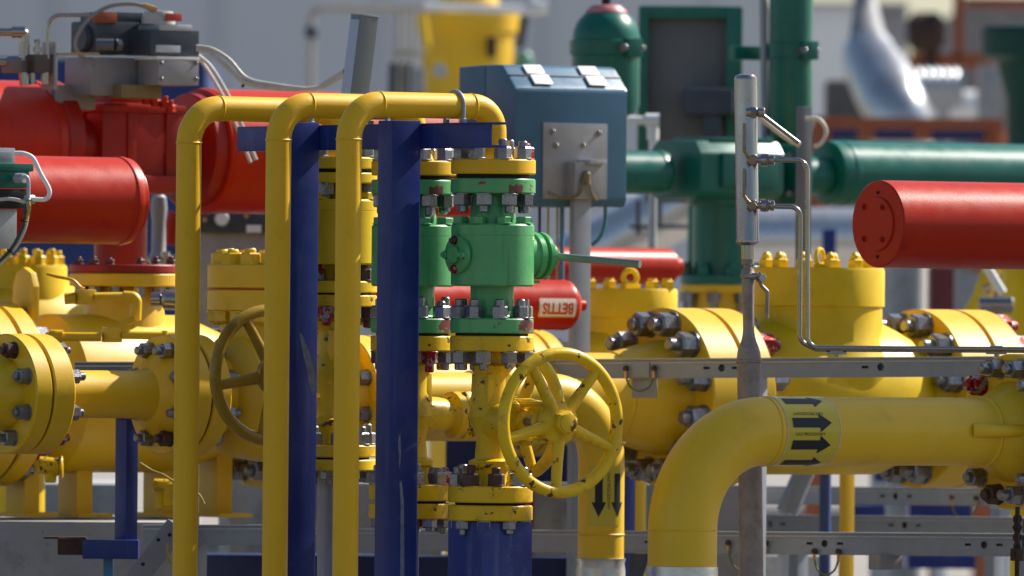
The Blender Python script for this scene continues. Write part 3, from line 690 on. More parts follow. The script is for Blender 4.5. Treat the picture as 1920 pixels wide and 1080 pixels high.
# concrete plinths
def plinth(px0, px1, pyt, Y, depth, label, ax=Vector((1, 0, 0)), mt=CONC, ragged=False):
    p, q = at(px0, pyt, Y), at(px1, pyt, Y); zt = p.z; w = q.x - p.x
    b = MB().box(Vector(((p.x + q.x) / 2, Y + depth / 2, zt / 2)), w, depth, zt, Vector((1, 0, 0)), Vector((0, 1, 0)), Z, .006)
    return solo('concrete_plinth', b, mt, label, 'plinth', 'concrete plinths', base=Vector(((p.x + q.x) / 2, Y + depth / 2, 0)))
plinth(-160, 352, 975, 27.25, 1.2, 'grey concrete plinth under the big yellow valve at the left')
plinth(985, 1410, 905, 30.2, 1.0, 'pale grey concrete plinth behind the elbow pipe, left of the silver pole')
plinth(1425, 1545, 1041, 31.0, 1.0, 'small grey concrete plinth at the bottom edge, right of the silver pole')
plinth(440, 830, 905, 30.4, 1.0, 'grey concrete plinth glimpsed between the blue posts, low down')
plinth(-80, 230, 905, 31.5, 1.0, 'grey concrete plinth far back, seen between the yellow valve feet')

#==================================================================== red actuators
def can(T, p, q, R, mt, capl=True, name='cylinder'):
    L = (q - p).length
    return part(name, MB().lathe(p, q - p, [(0, R - .012), (.002, R - .004), (.006, R), (L - .03, R), (L - .028, R + .0025), (L - .016, R + .0025), (L - .012, R), (L - .0015, R - .0005), (L, R - .003)], 96), mt, T)
YQ = 28.2
cq = at(68, 270, YQ); kq = m(1, YQ); RQ = 118 * kq
TQ = thing('valve_actuator', 'big red actuator at upper left with cylinders on both sides of a cast housing', 'actuator', foot(onto(cq, A, 225)), 'red actuators')
can(TQ, cq - A * 1.0, cq, RQ, RED)
cq2 = onto(cq, A, 372) ; cq2 = Vector((cq2.x, cq2.y, at(372, 283, cq2.y).z))
can(TQ, cq2 + A * .9, cq2, RQ * 1.0, RED)
hc = onto(cq, A, 228); hz = lambda py: at(228, py, hc.y).z
H = MB()
Lh = along(cq, A, 380) - along(cq, A, 72)
zc_ = (hz(190) + hz(368)) / 2
wA, wB, hh = .245, .19, hz(192) - hz(362)
H.box(Vector((hc.x, hc.y, zc_)), wA, wB, hh, bev=.012)
H.box(Vector((hc.x, hc.y, hz(345))), wA + .03, wB + .05, .045, bev=.006)
H.box(Vector((hc.x, hc.y, hz(205))), wA + .02, wB + .03, .02, bev=.004)
H.box(Vector((hc.x, hc.y, zc_)) + A * .10, .05, wB + .016, hh * .9, bev=.005)
H.box(Vector((hc.x, hc.y, zc_)) - A * .03, .03, wB + .012, hh * .86, bev=.004)
H.box(Vector((hc.x, hc.y, zc_)) - A * .0 - B * .02, wA + .014, .06, hh * .84, bev=.004)
part('housing', H, REDD, TQ)
part('end_flange', MB().disc(cq - A * .0, A, RQ + .004, .05, .004, 72).disc(cq2 - A * .04, A, RQ * .92, .04, .004, 72).cyl(cq, cq2, .075, 32), REDD, TQ)
for px, py in ((275, 188), (292, 192), (310, 195), (320, 202)): bolt(TQ, at(px, py + 8, hc.y - .12), Z, .022, RED, .6)
part('stem_column', MB().cyl(Vector((hc.x, hc.y, hz(498))), Vector((hc.x, hc.y, hz(360))), 50 * kq, 36), REDD, TQ)
part('base_flange', MB().disc(PM_(ZM(512)) , Z, 104 * kb, ZM(496) - ZM(512), .003, 64), REDD, TQ)
bolts(TQ, PM_(ZM(496)), Z, 88 * kb, 6, .022, .35, RUSTB, stud=.3, h=.6)
part('top_plate', MB().box(Vector((hc.x, hc.y, hz(183))), .16, .14, .03, bev=.003), REDD, TQ)

YF = 26.9
cf = at(235, 377, YF); kf_ = m(1, YF)
TF = thing('valve_actuator', 'red actuator cylinder in front of the big red actuator at the left edge', 'actuator', foot(cf), 'red actuators')
can(TF, cf - A * 1.1, cf, 81.5 * kf_, RED)
part('end_flange', MB().lathe(cf, A, [(-.002, 72 * kf_), (.012, 70 * kf_), (.016, 30 * kf_), (.03, 28 * kf_)], 48), RED, TF)
part('mounting_leg', MB().cyl(foot(cf - A * .95), cf - A * .95, .06, 24), REDD, TF)

YG = 26.2
cg = at(1646, 420, YG); kg = m(1, YG)
TG = thing('valve_actuator', 'red actuator cylinder at the right edge, its round bolted end cap facing left', 'actuator', foot(cg + A * .9), 'red actuators')
rg = 82 * kg
part('cylinder', MB().lathe(cg, A, [(0, rg - .003), (.003, rg), (.006, rg), (.9, rg), (.905, rg - .01)], 96), RED, TG)
part('end_cap', MB().lathe(cg, -A, [(-.002, rg * .62), (.003, rg * .62), (.005, rg * .60)], 64), RED, TG)
for x, y in ((1623, 388), (1657, 389), (1623, 448), (1657, 449)): vv = at(x, y, YG) - CAM; bolt(TG, CAM + vv * ((cg - CAM).dot(A) / vv.dot(A)) - A * .003, -A, .013, REDD, .3, .5)
for py in (361, 481): part('port_screw', MB().cyl(Vector((cg.x, cg.y, at(1643, py, YG).z)), Vector((cg.x, cg.y, at(1643, py, YG).z)) - A * .004, .004, 10), BLACK, TG)
part('mounting_leg', MB().box(Vector(((cg + A * .95).x, (cg + A * .95).y, cg.z / 2 + .06)), .2, .22, cg.z + .12, bev=.006), REDD, TG)

YH = 27.7
ch_ = at(1062, 572, YH); kh = m(1, YH); rh = 47 * kh
TH = thing('valve_actuator', 'small red actuator cylinder behind the green valve, with a white label fixed upside down', 'actuator', foot(ch_ - A * .4), 'red actuators')
part('cylinder', MB().lathe(ch_, A, [(-.62, rh), (-.02, rh), (-.012, rh + .001), (0, rh * .97), (.012, rh * .80), (.016, rh * .3), (.018, rh * .25), (.055, rh * .22), (.06, rh * .1)], 64), RED, TH)
part('mounting_leg', MB().cyl(foot(ch_ - A * .5), ch_ - A * .5, .03, 20), REDD, TH)
outH = Vector((CAM.x - ch_.x, CAM.y - ch_.y, 0)); outH = (outH - A * outH.dot(A)).normalized()
Lw = (along(ch_, A, 1081) - along(ch_, A, 1011)); Lh_ = 36 * kh
ctr = onto(ch_, A, 1046 - 27)
oL = (outH * math.cos(R_(-7)) + Z * math.sin(R_(-7)))
def rrect(w, h, r):
    pts = []
    for cx_, cy_, a0 in ((w / 2 - r, h / 2 - r, 0), (-w / 2 + r, h / 2 - r, 90), (-w / 2 + r, -h / 2 + r, 180), (w / 2 - r, -h / 2 + r, 270)):
        for j in range(5): a = R_(a0 + j * 22.5); pts.append(Vector((cx_ + r * math.cos(a), cy_ + r * math.sin(a))))
    return pts, [list(range(len(pts)))]
lab = part('label_plate', wrapped(*rrect(Lw, Lh_, .006), ctr, A, oL, rh, .0015, .004), LBLW, TH)
tv, tf = text_polys('BETTIS', .036, .0011)
w_ = max(p.x for p in tv) - min(p.x for p in tv); sc = Lw * .82 / w_
hT = max(p.y for p in tv) - min(p.y for p in tv); scy = Lh_ * .60 / hT
tv = [Vector((-p.x * sc, -p.y * scy)) for p in tv]
part('writing', wrapped(tv, tf, ctr, A, oL, rh, .0028, .003), LBLR, lab)
fr_o, _ = rrect(Lw * .97, Lh_ * .93, .005); fr_i, _ = rrect(Lw * .95, Lh_ * .88, .0045)
n_ = len(fr_o); part('border', wrapped(fr_o + fr_i, [[j, (j + 1) % n_, n_ + (j + 1) % n_, n_ + j] for j in range(n_)], ctr, A, oL, rh, .0026, .004), LBLR, lab)

YI = 30.5
ci = at(1255, 500, YI); ki = m(1, YI)
TI = thing('valve_actuator', 'bright red actuator cylinder beside the dark green column, behind the lever handle', 'actuator', foot(ci - A * .4), 'red actuators')
part('cylinder', MB().lathe(ci, A, [(-1.2, 34 * ki), (-.012, 34 * ki), (0, 32 * ki), (.002, 20 * ki), (.03, 19 * ki), (.035, 15 * ki)], 48), RED, TI)
part('mounting_leg', MB().cyl(foot(ci - A * .5), ci - A * .5, .03, 16), REDD, TI)

#==================================================================== controller at the left edge
YC = 26.2
TC = thing('valve_controller', 'grey and green valve controller with white looped conduits at the left edge', 'controller', at(0, 470, YC))
kc = m(1, YC)
def ibox(px0, py0, px1, py1, Y, depth=.06, bev=.002, fr=None):
    """box whose faces follow the plant grid; px/py bound its front (+B) face in the picture"""
    p = at((px0 + px1) / 2, (py0 + py1) / 2, Y); w = m(px1 - px0, Y) / .8192
    return MB().box(p - B * depth / 2, w, depth, m(py1 - py0, Y), bev=bev)
part('housing', ibox(-50, 277, 27, 312, YC, .08), GALVL, TC)
part('name_plate', ibox(-20, 285, 22, 303, plane_y(YC, -11.5, 1) - .002, .002, .0003), GREYP, TC)
lid = ibox(-40, 318, 54, 352, YC, .07, .006); part('green_box', lid, TEAL, TC)
part('green_lid', ibox(-42, 306, 62, 321, YC - .006, .085, .005), TEAL, TC)
part('bracket', ibox(-40, 354, 48, 372, YC, .05), BLACK, TC)
part('bracket', ibox(-40, 373, 44, 390, YC + .004, .05), BLACK, TC)
part('panel', ibox(-60, 391, 30, 466, YC + .01, .05), GALVL, TC)
part('conduit', MB().tube(spline(im([(27, 287), (45, 288), (62, 297), (76, 325), (91, 352), (92, 365), (84, 374), (60, 373), (55, 372)], YC - .02), 6), .0055, 12), WHITE, TC)
part('conduit', MB().tube(spline(im([(38, 334), (48, 331), (53, 340), (53, 372)], YC - .025), 6), .0048, 12).cyl(at(31, 334, YC), at(46, 334, YC - .02), .012, 16).hexa(at(49, 374, YC - .02), A, .022, .022), GALVL, TC)
part('cable', MB().tube(spline(im([(-10, 375), (20, 373), (46, 380), (52, 395), (46, 430), (28, 465), (-5, 500)], YC - .03), 8), .0048, 10), CABLE, TC)
part('cable', MB().tube(spline(im([(53, 378), (55, 392), (48, 412), (47, 420)], YC - .034), 6), .0045, 10), CABLEY, TC)
part('cable', MB().tube(spline(im([(46, 382), (46, 412), (36, 440), (18, 470), (-8, 496)], YC - .036), 6), .004, 10), DKGR, TC)
part('cable_tie', MB().torus(at(45, 414, YC - .033), Vector((.1, 0, 1)), .008, .0025, 16, 6).torus(at(20, 472, YC - .033), Vector((.6, 0, 1)), .009, .0025, 16, 6), BLACK, TC)

#==================================================================== positioner on the big actuator
YP = 28.1
TPo = thing('valve_positioner', 'dark grey electronic positioner on silver bracket on top of the red actuator', 'positioner', Vector((hc.x, hc.y, hz(180))))
SHEET = mat('steel_sheet', (.24, .235, .245), .5, .35, var=.06, vscale=10, dirt=(.19, .18, .18), dirt_amt=.08)
part('bracket', ibox(173, 108, 297, 180, YP, .13, .003), SHEET, TPo)
part('cover_plate', ibox(298, 112, 372, 160, YP - .03, .10, .002), GREYP, TPo)
part('plate_edge', ibox(296, 107, 374, 112, YP - .034, .11, .001), WHITE, TPo)
for x, y in ((303, 118), (303, 148), (368, 148), (368, 118)): bolt(TPo, at(x, y, plane_y(YP - .03, 335, x) - .001), B, .009, STEEL, .2, .5)
part('brass_block', ibox(229, 159, 302, 184, YP - .02, .09, .003), mat('old_brass', (.22, .17, .08), .5, .3), TPo)
part('mount_plate', ibox(105, 160, 178, 205, YP + .02, .02, .002), SHEET, TPo)
e1_ = MB(); e1_.lathe(at(150, 72, YP), A, [(0, 22 * kq), (.01, 27 * kq), (.07, 27 * kq), (.08, 20 * kq)], 28)
part('motor_end', e1_, DKGR, TPo)
e2_ = ibox(183, 40, 262, 102, YP, .13, .008); part('gear_case', e2_, DKGR, TPo)
e3_ = ibox(196, 22, 285, 48, YP + .02, .12, .012); part('top_cover', e3_, DKGR, TPo)
part('orange_plate', ibox(181, 22, 219, 43, YP - .03, .02, .002), ORANGE, TPo)
part('indicator_box', ibox(283, 56, 373, 104, YP - .02, .13, .006), DKGR, TPo)
part('box_lid', ibox(300, 46, 360, 58, YP - .02, .12, .004), GALVL, TPo)
part('name_plate', ibox(293, 85, 338, 98, plane_y(YP - .02, 328, 315.5) - .003, .003, .0005), GALVL, TPo)
dm = at(316, 45, YP - .02); part('clear_dome', MB().lathe(dm - B * .05, Z, [(0, 32 * kq), (.022, 31 * kq), (.034, 27 * kq), (.036, 10 * kq)], 32), CLEAR, TPo)
part('red_indicator', ibox(314, 25, 341, 40, YP - .025, .012, .002), REDI, TPo)
part('gland', MB().cyl(at(180, 84, YP - .05), at(214, 84, YP - .05), .016, 20).hexa(at(215, 84, YP - .05), A, .03, .018), mat('grey_gland', (.12, .13, .16), .35, .4), TPo)
part('cable', MB().tube(spline(im([(290, 22), (268, 11), (240, 7), (205, 12), (170, 32), (148, 62), (142, 85), (150, 103), (170, 115), (180, 117)], YP - .06), 8), .0055, 12), mat('grey_conduit', (.25, .25, .24), .4, .3), TPo)
part('conduit_fitting', MB().cyl(at(270, 10, YP - .06), at(295, 18, YP - .06), .007, 12), BRASS, TPo)

#==================================================================== signal cables to the grey post
TCb = thing('signal_cable', 'pair of pale braided cables drooping from the positioner to the leaning grey post', 'cable', at(500, 160, 28.3))
part('cable', MB().tube(spline(im([(368, 92), (392, 98), (420, 120), (455, 152), (500, 164), (560, 167), (610, 160), (652, 134)], 27.6), 8), .006, 10), CABLE, TCb)
part('cable', MB().tube(spline(im([(368, 87), (398, 92), (430, 112), (462, 146), (510, 158), (585, 166), (618, 150), (654, 128)], 27.6), 8), .0055, 10), CABLE, TCb)
part('cable_tie', MB().torus(at(460, 154, 28.21), Vector((.8, 0, -.5)), .014, .004, 16, 6), BLACK, TCb)
TCb2 = thing('signal_cable', 'two pale cables dropping steeply from the positioner behind the left riser bend', 'cable', at(420, 175, 28.2))
part('cable', MB().tube(spline(im([(372, 104), (395, 125), (420, 165), (445, 215), (480, 300)], 28.22), 8), .0055, 10), CABLE, TCb2)
part('cable', MB().tube(spline(im([(368, 102), (388, 130), (412, 170), (436, 220), (470, 305)], 28.25), 8), .005, 10), CABLE, TCb2)
YS = 26.9
def lean_post():
    top, bot = at(684, 30, YS), at(664, 190, YS); d = (top - bot).normalized()
    T = thing('cable_post', 'grey square steel post leaning slightly right, behind the yellow pipe bends', 'post', foot(bot))
    L = (top.z) / d.z
    b = MB(); o = top - d * L
    sx, sy = m(33, YS) / .82, m(20, YS) / .5736
    ax = A - d * A.dot(d); ax.normalize(); ay = d.cross(ax) * -1
    b.box(o + d * L / 2, sx, sy, L, ax, ay, d, .003); part('post', b, mat('smooth_grey_post', (.17, .19, .195), .35, .3, var=.04, bump=.03), T)
    part('cap', MB().box(top + d * .002, sx + .003, sy + .003, .004, ax, ay, d, .001), GALVL, T)
    part('sky_lit_side', MB().box(top - d * (L * .5 + .002) - ax * (sx / 2 + .001), .002, sy * .86, L - .02, ax, ay, d, .0005), mat('sky_light_tint', (.38, .42, .50), .4, .3, var=.05), T)  # pale sheet: sky light on the post's left face, put in as colour
    for py in (134, 168): part('grommet', MB().cyl(onto(at(654, py, YS), A, 654) - ax * .004 - A * .004, at(654, py, YS) + ax * .01, .014, 16), BLACK, T)
    return T
lean_post()

#==================================================================== tubing manifold at top left
YT = 27.9
TT = thing('tubing_manifold', 'stainless tube fittings and valve block above the red cylinder at the top left', 'manifold', at(65, 150, YT))
part('tube', MB().tube(im([(-20, 60), (30, 60)], YT), .011, 14).cyl(at(22, 60, YT), at(48, 60, YT), .016, 16).tube(bend(im([(40, 60), (47, 62), (45, 100)], YT), .012), .012, 14).cyl(at(45, 80, YT), at(45, 105, YT), .015, 14), STAIN, TT)
part('tube', MB().tube(im([(-20, 116), (40, 116)], YT), .011, 14).cyl(at(14, 116, YT), at(36, 116, YT), .017, 16), STAIN, TT)
part('valve_block', ibox(22, 112, 66, 137, YT - .01, .05, .003), mat('dull_steel_block', (.20, .17, .155), .5, .4), TT)
part('valve_block', ibox(66, 102, 99, 137, YT - .012, .05, .003), mat('dark_steel_block', (.10, .085, .075), .5, .4), TT)
part('needle_valve', MB().cyl(at(70, 102, YT), at(70, 76, YT), .006, 12).cyl(at(64, 77, YT), at(75, 77, YT), .005, 10).cyl(at(70, 98, YT), at(70, 88, YT), .011, 14), STAIN, TT)
part('tube', MB().tube(bend(im([(90, 110), (89, 28), (168, 28)], YT), .035), .0055, 12), STAIN, TT)
part('bracket', ibox(102, 78, 108, 168, YT, .06, .001), GREYP, TT)
part('tube', MB().tube(im([(108, 101), (186, 101)], YT), .0032, 10), BRASS, TT)
part('tube_leg', MB().cyl(at(62, 136, YT), at(62, 158, YT), .008, 12).cyl(at(45, 136, YT), at(47, 160, YT), .014, 14).cyl(at(85, 136, YT), at(85, 158, YT), .01, 12), STAIN, TT)

#==================================================================== blue grey cabinet on post
YK = 28.6
kk = m(1, YK)
TK = thing('instrument_cabinet', 'blue grey weatherproof instrument cabinet with chamfered lid on a galvanised post', 'cabinet', foot(at(1060, 390, YK)))
ck_ = at(1016, 385, YK)
wA, wB = m(210, YK) / .8192, m(108, YK) / .5736
zt_, zb_ = at(1016, 124, YK).z, at(1016, 388, YK).z; hk = zt_ - zb_
o = Vector((ck_.x, ck_.y, zb_)) - A * wA / 2 - B * wB / 2
sp = wB * .46
part('case', MB().prism(o + A * .002, B, Z, A, [(0, 0), (sp, 0), (sp, hk), (.0, hk - .004)], wA - .004, .006), CABM, TK)
lid = part('lid', MB().prism(o, B, Z, A, [(sp + .004, .01), (wB - .01, 0), (wB, .02), (wB, hk - .066), (wB - .008, hk - .056), (wB - .06, hk - .003), (wB - .075, hk), (sp + .004, hk)], wA, .008), CABM, TK)
ez = Z * .053 + B * -.052; ez_n = (B * .053 + Z * .052).normalized(); ed = (Z * .053 - B * .052).normalized()
for f in (.19, .68):
    base_ = o + A * (wA * f + .02) + B * (wB - .034) + Z * (hk - .03)
    h_ = MB().box(base_ + ed * .021 + ez_n * .004, .058, .032, .004, A, ed, ez_n, .001).box(base_ - ed * .018 + ez_n * .005 + A * .006, .058, .034, .004, A, ed, ez_n, .001)
    part('hinge', h_, WHITE, lid)
part('seam', MB().box(o + A * wA / 2 + B * (wB - .034) + Z * (hk - .029) + ez_n * .0005, wA * .99, .003, .004, A, ed, ez_n, .0005), DKGR, lid)
def onface(px, py): # point of the +B face
    p = at(px, py, YK); n = B; t = ((o + B * wB) - p).dot(n) ; v = (p - CAM).normalized(); return p + v * (t / v.dot(n))
fp = lambda x0, y0, x1, y1, th: MB().box((onface(x0, y0) + onface(x1, y1)) / 2 + B * th / 2, abs((onface(x1, y1) - onface(x0, y0)).dot(A)), th, abs((onface(x1, y1) - onface(x0, y0)).z), bev=min(.001, th * .3))
part('mounting_plate', fp(1017, 230, 1136, 374, .005), GREYP, TK)
for x, y in ((1033, 247), (1040, 273), (1091, 274), (1120, 250), (1119, 352)): bolt(TK, onface(x, y) + B * .005, B, .014, STAIN, .3, .5)
part('bracket', fp(1060, 304, 1114, 374, .045), GREYP, TK)
part('bracket_top', MB().box((onface(1098, 304)) + B * .03, .055, .06, .012, bev=.001), GALVL, TK)
part('cable_gland', MB().tube(spline([onface(1020, 360) + B * .02, onface(1045, 372) + B * .03, onface(1065, 365) + B * .05, onface(1072, 335) + B * .055, onface(1080, 328) + B * .055, onface(1086, 360) + B * .055, onface(1098, 376) + B * .05], 6), .0035, 10).lathe(onface(1079, 332) + B * .05 - Z * .02, Z, [(0, .012), (.03, .012), (.036, .006)], 16), mat('dull_cable_gland', (.20, .16, .09), .5, .3), TK)
pk = onface(1084, 400) + B * .01
part('post', MB().box(Vector((pk.x, pk.y, at(1084, 374, YK).z / 2)), m(32, YK) / .82, m(9, YK) / .57, at(1084, 374, YK).z, bev=.003), GALV, TK)
for x, w_, mt_ in ((1012, 5, BLUE), (1028, 4, BEIGE), (1045, 4, BEIGE), (1054, 8, mat('light_blue_tube', (.10, .22, .42), .4))):
    part('tube', MB().cyl(at(x, 384, YK + .05), at(x - 1, 620, YK + .05), w_ * kk * .6, 10), mt_, TK)
part('cable', MB().tube(spline(im([(1135, 388), (1134, 420), (1125, 445), (1110, 460)], YK), 6), .005, 8), mat('teal_cable', (.03, .2, .26), .4), TK)

#==================================================================== dark green actuator group
YN = 31.0
kn = m(1, YN); cn = at(1250, 324, YN)
TN = thing('valve_actuator', 'dark green actuator with horizontal cylinders either side of a block housing, right of the cabinet', 'actuator', foot(onto(cn, A, 1340)))
can(TN, cn - A * .45, cn - A * .012, 41 * kn, TEAL)
hn = onto(cn, A, 1355); zn = lambda py: at(1355, py, hn.y).z; Pn = lambda z: Vector((hn.x, hn.y, z))
hb = MB(); hb.prism(Pn(0) - A * .17 - B * .125 + Z * zn(374), B, Z, A, [(0, .02), (.03, 0), (.22, 0), (.25, .02), (.25, zn(270) - zn(374) - .03), (.22, zn(266) - zn(374)), (.03, zn(266) - zn(374)), (0, zn(272) - zn(374) - .02)], .30, .006)
hb.box(Pn((zn(262) + zn(268)) / 2), .22, .2, .02, bev=.004).box(Pn(zn(320)) + B * .13, .2, .02, .1, bev=.005)
part('housing', hb, TEAL, TN)
c9 = cn + A * along(cn, A, 1470)
part('end_flange', MB().box(c9 - A * .02 + B * 0, .05, .27, zn(262) - zn(378), bev=.012).cyl(c9 - A * .06, onto(cn, A, 1545), .055, 24), TEAL, TN)
for s_ in ((.1, .055), (.1, -.055), (-.1, .055)): bolt(TN, c9 - A * .045 + B * s_[0] + Z * s_[1], -A, .02, STEEL, .3)
cn2 = onto(cn, A, 1548); cn2 = Vector((cn2.x, cn2.y, at(1548, 324, cn2.y).z))
part('cylinder', MB().lathe(cn2, A, [(0, 52 * kn), (.006, 60 * kn), (.03, 61.5 * kn), (.045, 61.5 * kn), (.048, 63 * kn), (.062, 63 * kn), (.065, 61.5 * kn), (1.4, 61.5 * kn)], 72), TEAL, TN)
part('column', MB().cyl(Pn(zn(520)), Pn(zn(372)), 56 * kn, 40).disc(Pn(zn(386)), Z, 66 * kn, zn(366) - zn(386), .003, 40), TEAL, TN)
part('base_flange', MB().disc(Pn(zn(533)), Z, 78 * kn, zn(516) - zn(533), .003, 48), TEAL, TN)
bolts(TN, Pn(zn(516)), Z, 68 * kn, 8, .03, .3, TEAL, stud=.4)
TNv = thing('pipeline_valve', 'yellow valve neck and flange under the dark green actuator column', 'valve', foot(hn))
part('flange', MB().disc(Pn(zn(549)), Z, 78 * kn, zn(534) - zn(549), .003, 48), YEL, TNv)
part('neck', MB().cyl(Pn(zn(760)), Pn(zn(548)), 60 * kn, 36), YEL, TNv)
bolts(TNv, Pn(zn(549)), -Z, 68 * kn, 8, .034, .3, STEEL, stud=.6)
part('valve_body', MB().lathe(Pn(zn(760)) - A * .5, A, [(0, .13), (.3, .14), (.42, .2), (.6, .2), (.7, .14), (1.2, .13)], 40), YEL, TNv)
part('valve_foot', MB().cyl(foot(hn), Pn(zn(800)), .08, 20), YEL, TNv)

# dark green vertical cans
def green_can(px0, px1, ptop, pbelt, pbot, Y, dome, label, belt=True):
    k = m(1, Y); c = at((px0 + px1) / 2, pbelt, Y); R = (px1 - px0) / 2 * k; z = lambda py: at((px0 + px1) / 2, py, Y).z; P = lambda q: Vector((c.x, c.y, q))
    T = thing('pressure_vessel', label, 'vessel', foot(c), 'dark green vessels')
    pr = [(z(pbot) - c.z, R * .55), (z(pbot - 12) - c.z, R * .9), (z(pbot - 25) - c.z, R), (-.002, R)]
    if dome:
        H = z(ptop) - c.z - 0
        pr += [(z(pbelt - 10) - c.z, R)] + [(z(pbelt - 10) - c.z + (H - (z(pbelt - 10) - c.z)) * math.sin(R_(a)), R * math.cos(R_(a)) ** .8 if a < 89 else R * .3) for a in (10, 20, 30, 40, 50, 58, 65)]
    else: pr += [(z(ptop) - c.z, R)]
    part('shell', MB().lathe(c, Z, pr, 64), TEAL, T)
    part('belt', MB().lathe(P(z(pbelt + 15)), Z, [(0, R), (.003, R * 1.07), (z(pbelt - 13) - z(pbelt + 15), R * 1.07), (z(pbelt - 15) - z(pbelt + 15), R)], 64).box(P(z(pbelt)) + Vector((R * .72, -R * .72, 0)), .05, .05, m(36, Y), bev=.006), TEAL, T)
    for f in (.45, .86): bolt(T, P(z(pbelt)) + Vector((R * f * 1.05, -R * math.sqrt(1 - f * f) * 1.1, 0)), Vector((f, -math.sqrt(1 - f * f), 0)), .022, STEEL, .4)
    part('nozzle', MB().cyl(P(z(345)), P(z(pbot - 6)), R * .3, 20), TEAL, T)
    return T, P, z, R, k
T, P, z, R, k = green_can(1072, 1200, 14, 90, 222, 30.85, True, 'dark green domed vessel with faded red cap behind the blue grey cabinet')
part('cap', MB().lathe(P(z(24)), Z, [(0, R * .62), (.006, R * .6), (z(10) - z(24), R * .42), (z(9) - z(24), R * .2)], 36), PINK, T)
part('stem', MB().cyl(P(z(12)), P(z(-60)), m(9, 30.85), 14), BLACK, T)
T, P, z, R, k = green_can(1442, 1524, -60, 95, 275, 31.3, False, 'tall dark green vertical cylinder right of the silver pole, cut by the picture top')
part('conduit', MB().cyl(at(1434, 260, 31.3), at(1430, -60, 31.3), m(7, 31.3), 12), GALV, T)
part('clamp_arm', MB().box(at(1414, 100, 31.4), .16, .03, m(26, 31.4), bev=.003), TEAL, T)

# framed panel
YW = 33.5
TW = thing('panel_frame', 'dark green square frame holding a grey panel, between the green vessels', 'panel', foot(at(1294, 290, YW)))
X1 = Vector((1, 0, 0)); Yv_ = Vector((0, 1, 0))
def fbox(px0, py0, px1, py1, Y, d, bev=.004):
    p, q = at(px0, py1, Y), at(px1, py0, Y); return MB().box((p + q) / 2 + Yv_ * d / 2, q.x - p.x, d, q.z - p.z, X1, Yv_, Z, bev)
fm = fbox(1195, 12, 1216, 300, YW, .12)
for b_, yy in (((1360, 14, 1393, 300), YW), ((1200, 12, 1390, 34), YW + .006)):
    x = fbox(*b_, yy, .11); fm.add(x.v, x.f)
part('frame', fm, TEAL, TW)
part('panel', fbox(1210, 30, 1366, 380, YW + .05, .03), mat('grey_panel', (.15, .145, .14), .55, var=.1), TW)
part('junction_box', fbox(1282, 166, 1376, 214, YW - .12, .16, .01), DKGR, TW)
part('bracket', fbox(1318, 214, 1352, 262, YW - .1, .1, .004), DKGR, TW)
for px in (1308, 1368): part('leg', MB().cyl(foot(at(px, 300, YW + .06)), at(px, 300, YW + .06), .03, 12), TEAL, TW)
TX = thing('pipe_elbow', 'white painted pipe elbow between the cabinet and the grey panel', 'pipe', foot(at(1228, 290, 31.2)))
part('pipe', MB().tube(bend(im([(1150, 225), (1225, 226), (1224, 330)], 32.0), .03), m(8, 32), 16).cyl(at(1210, 226, 32), at(1236, 226, 32), m(13, 32), 16).cyl(at(1224, 236, 32), at(1224, 262, 32), m(11, 32), 16), WHITE, TX)
part('pipe_leg', MB().cyl(foot(at(1224, 330, 32.0)), at(1224, 328, 32.0), m(8, 32), 12), GALVL, TX)

# dark grey strut right of the pole
YU = 29.6
pu = at(1508, 200, YU)
U = thing('steel_strut', 'dark grey steel strut standing behind the bent stainless tubes', 'post', foot(pu))
ub = at(1508, 705, YU); ul = at(1404, 705, YU)
part('strut', MB().box(Vector((pu.x, pu.y, (pu.z + ub.z) / 2)), m(20, YU) / .82, m(10, YU) / .57, pu.z - ub.z, bev=.003).box((ub + ul) / 2 + Vector((0, .03, 0)), (ub - ul).length, .03, .03, Vector((1, 0, 0)), Vector((0, 1, 0)), Z, .002).box(Vector((ul.x, ul.y + .03, ul.z / 2)), .03, .03, ul.z, Vector((1, 0, 0)), Vector((0, 1, 0)), Z, .002), mat('dark_galvanised', (.14, .15, .17), .55, .3), U)
part('conduit', MB().tube(spline(im([(1422, 218), (1450, 240), (1480, 262), (1500, 272)], YU - .2), 5), .0075, 10), CABLE, U)
part('conduit', MB().tube(spline(im([(1510, 222), (1535, 224), (1549, 245), (1540, 268), (1526, 275)], YU - .04), 5), .0065, 10), CABLE, U)

#==================================================================== silver sampling pole with tubing
YV = 25.95
kv_ = m(1, YV)
top_ = at(1398, 140, YV); TZ = thing('sampling_pot', 'tall stainless sampling pot on a weathered grey pole with small lever valves', 'pot', foot(at(1404, 700, YV)))
# the pole leans a little to the left at the top
lean_a, lean_b = at(1398, 140, YV), at(1408, 1000, YV)
dl = (lean_a - lean_b).normalized()
ps = lambda py: lean_a + (lean_b - lean_a) * ((py - 140) / 860)
def lz(prof, mt, name, seg=40):
    b = ps(prof[-1][0]); return part(name, MB().lathe(b, dl, [((ps(py) - b).dot(dl), r * kv_) for py, r in prof[::-1]], seg), mt, TZ)
lz([(139, 10), (141, 18), (146, 21), (150, 21.3), (448, 21.3), (450, 22), (454, 22), (460, 13)], STAIN, 'pot', 56)
lz([(457, 12), (486, 12)], STAIN, 'neck')
lz([(484, 8), (486, 12), (496, 12), (497, 8), (503, 8), (504, 11), (512, 13), (514, 14.5), (520, 14.5), (523, 12), (560, 11), (600, 10.5), (628, 10.5)], POLEM, 'fitting')
lz([(618, 10.5), (630, 12), (640, 14.5), (650, 18.5), (660, 21.5), (673, 23), (675, 25), (679, 25), (681, 23), (700, 22.5), (860, 22.5), (1079, 22.5), (1100, 22.5)], POLEM, 'pole')
pz = ps(1100); part('pole', MB().cyl(foot(pz), pz + Z * .002, 22.5 * kv_, 36), POLEM, TZ)
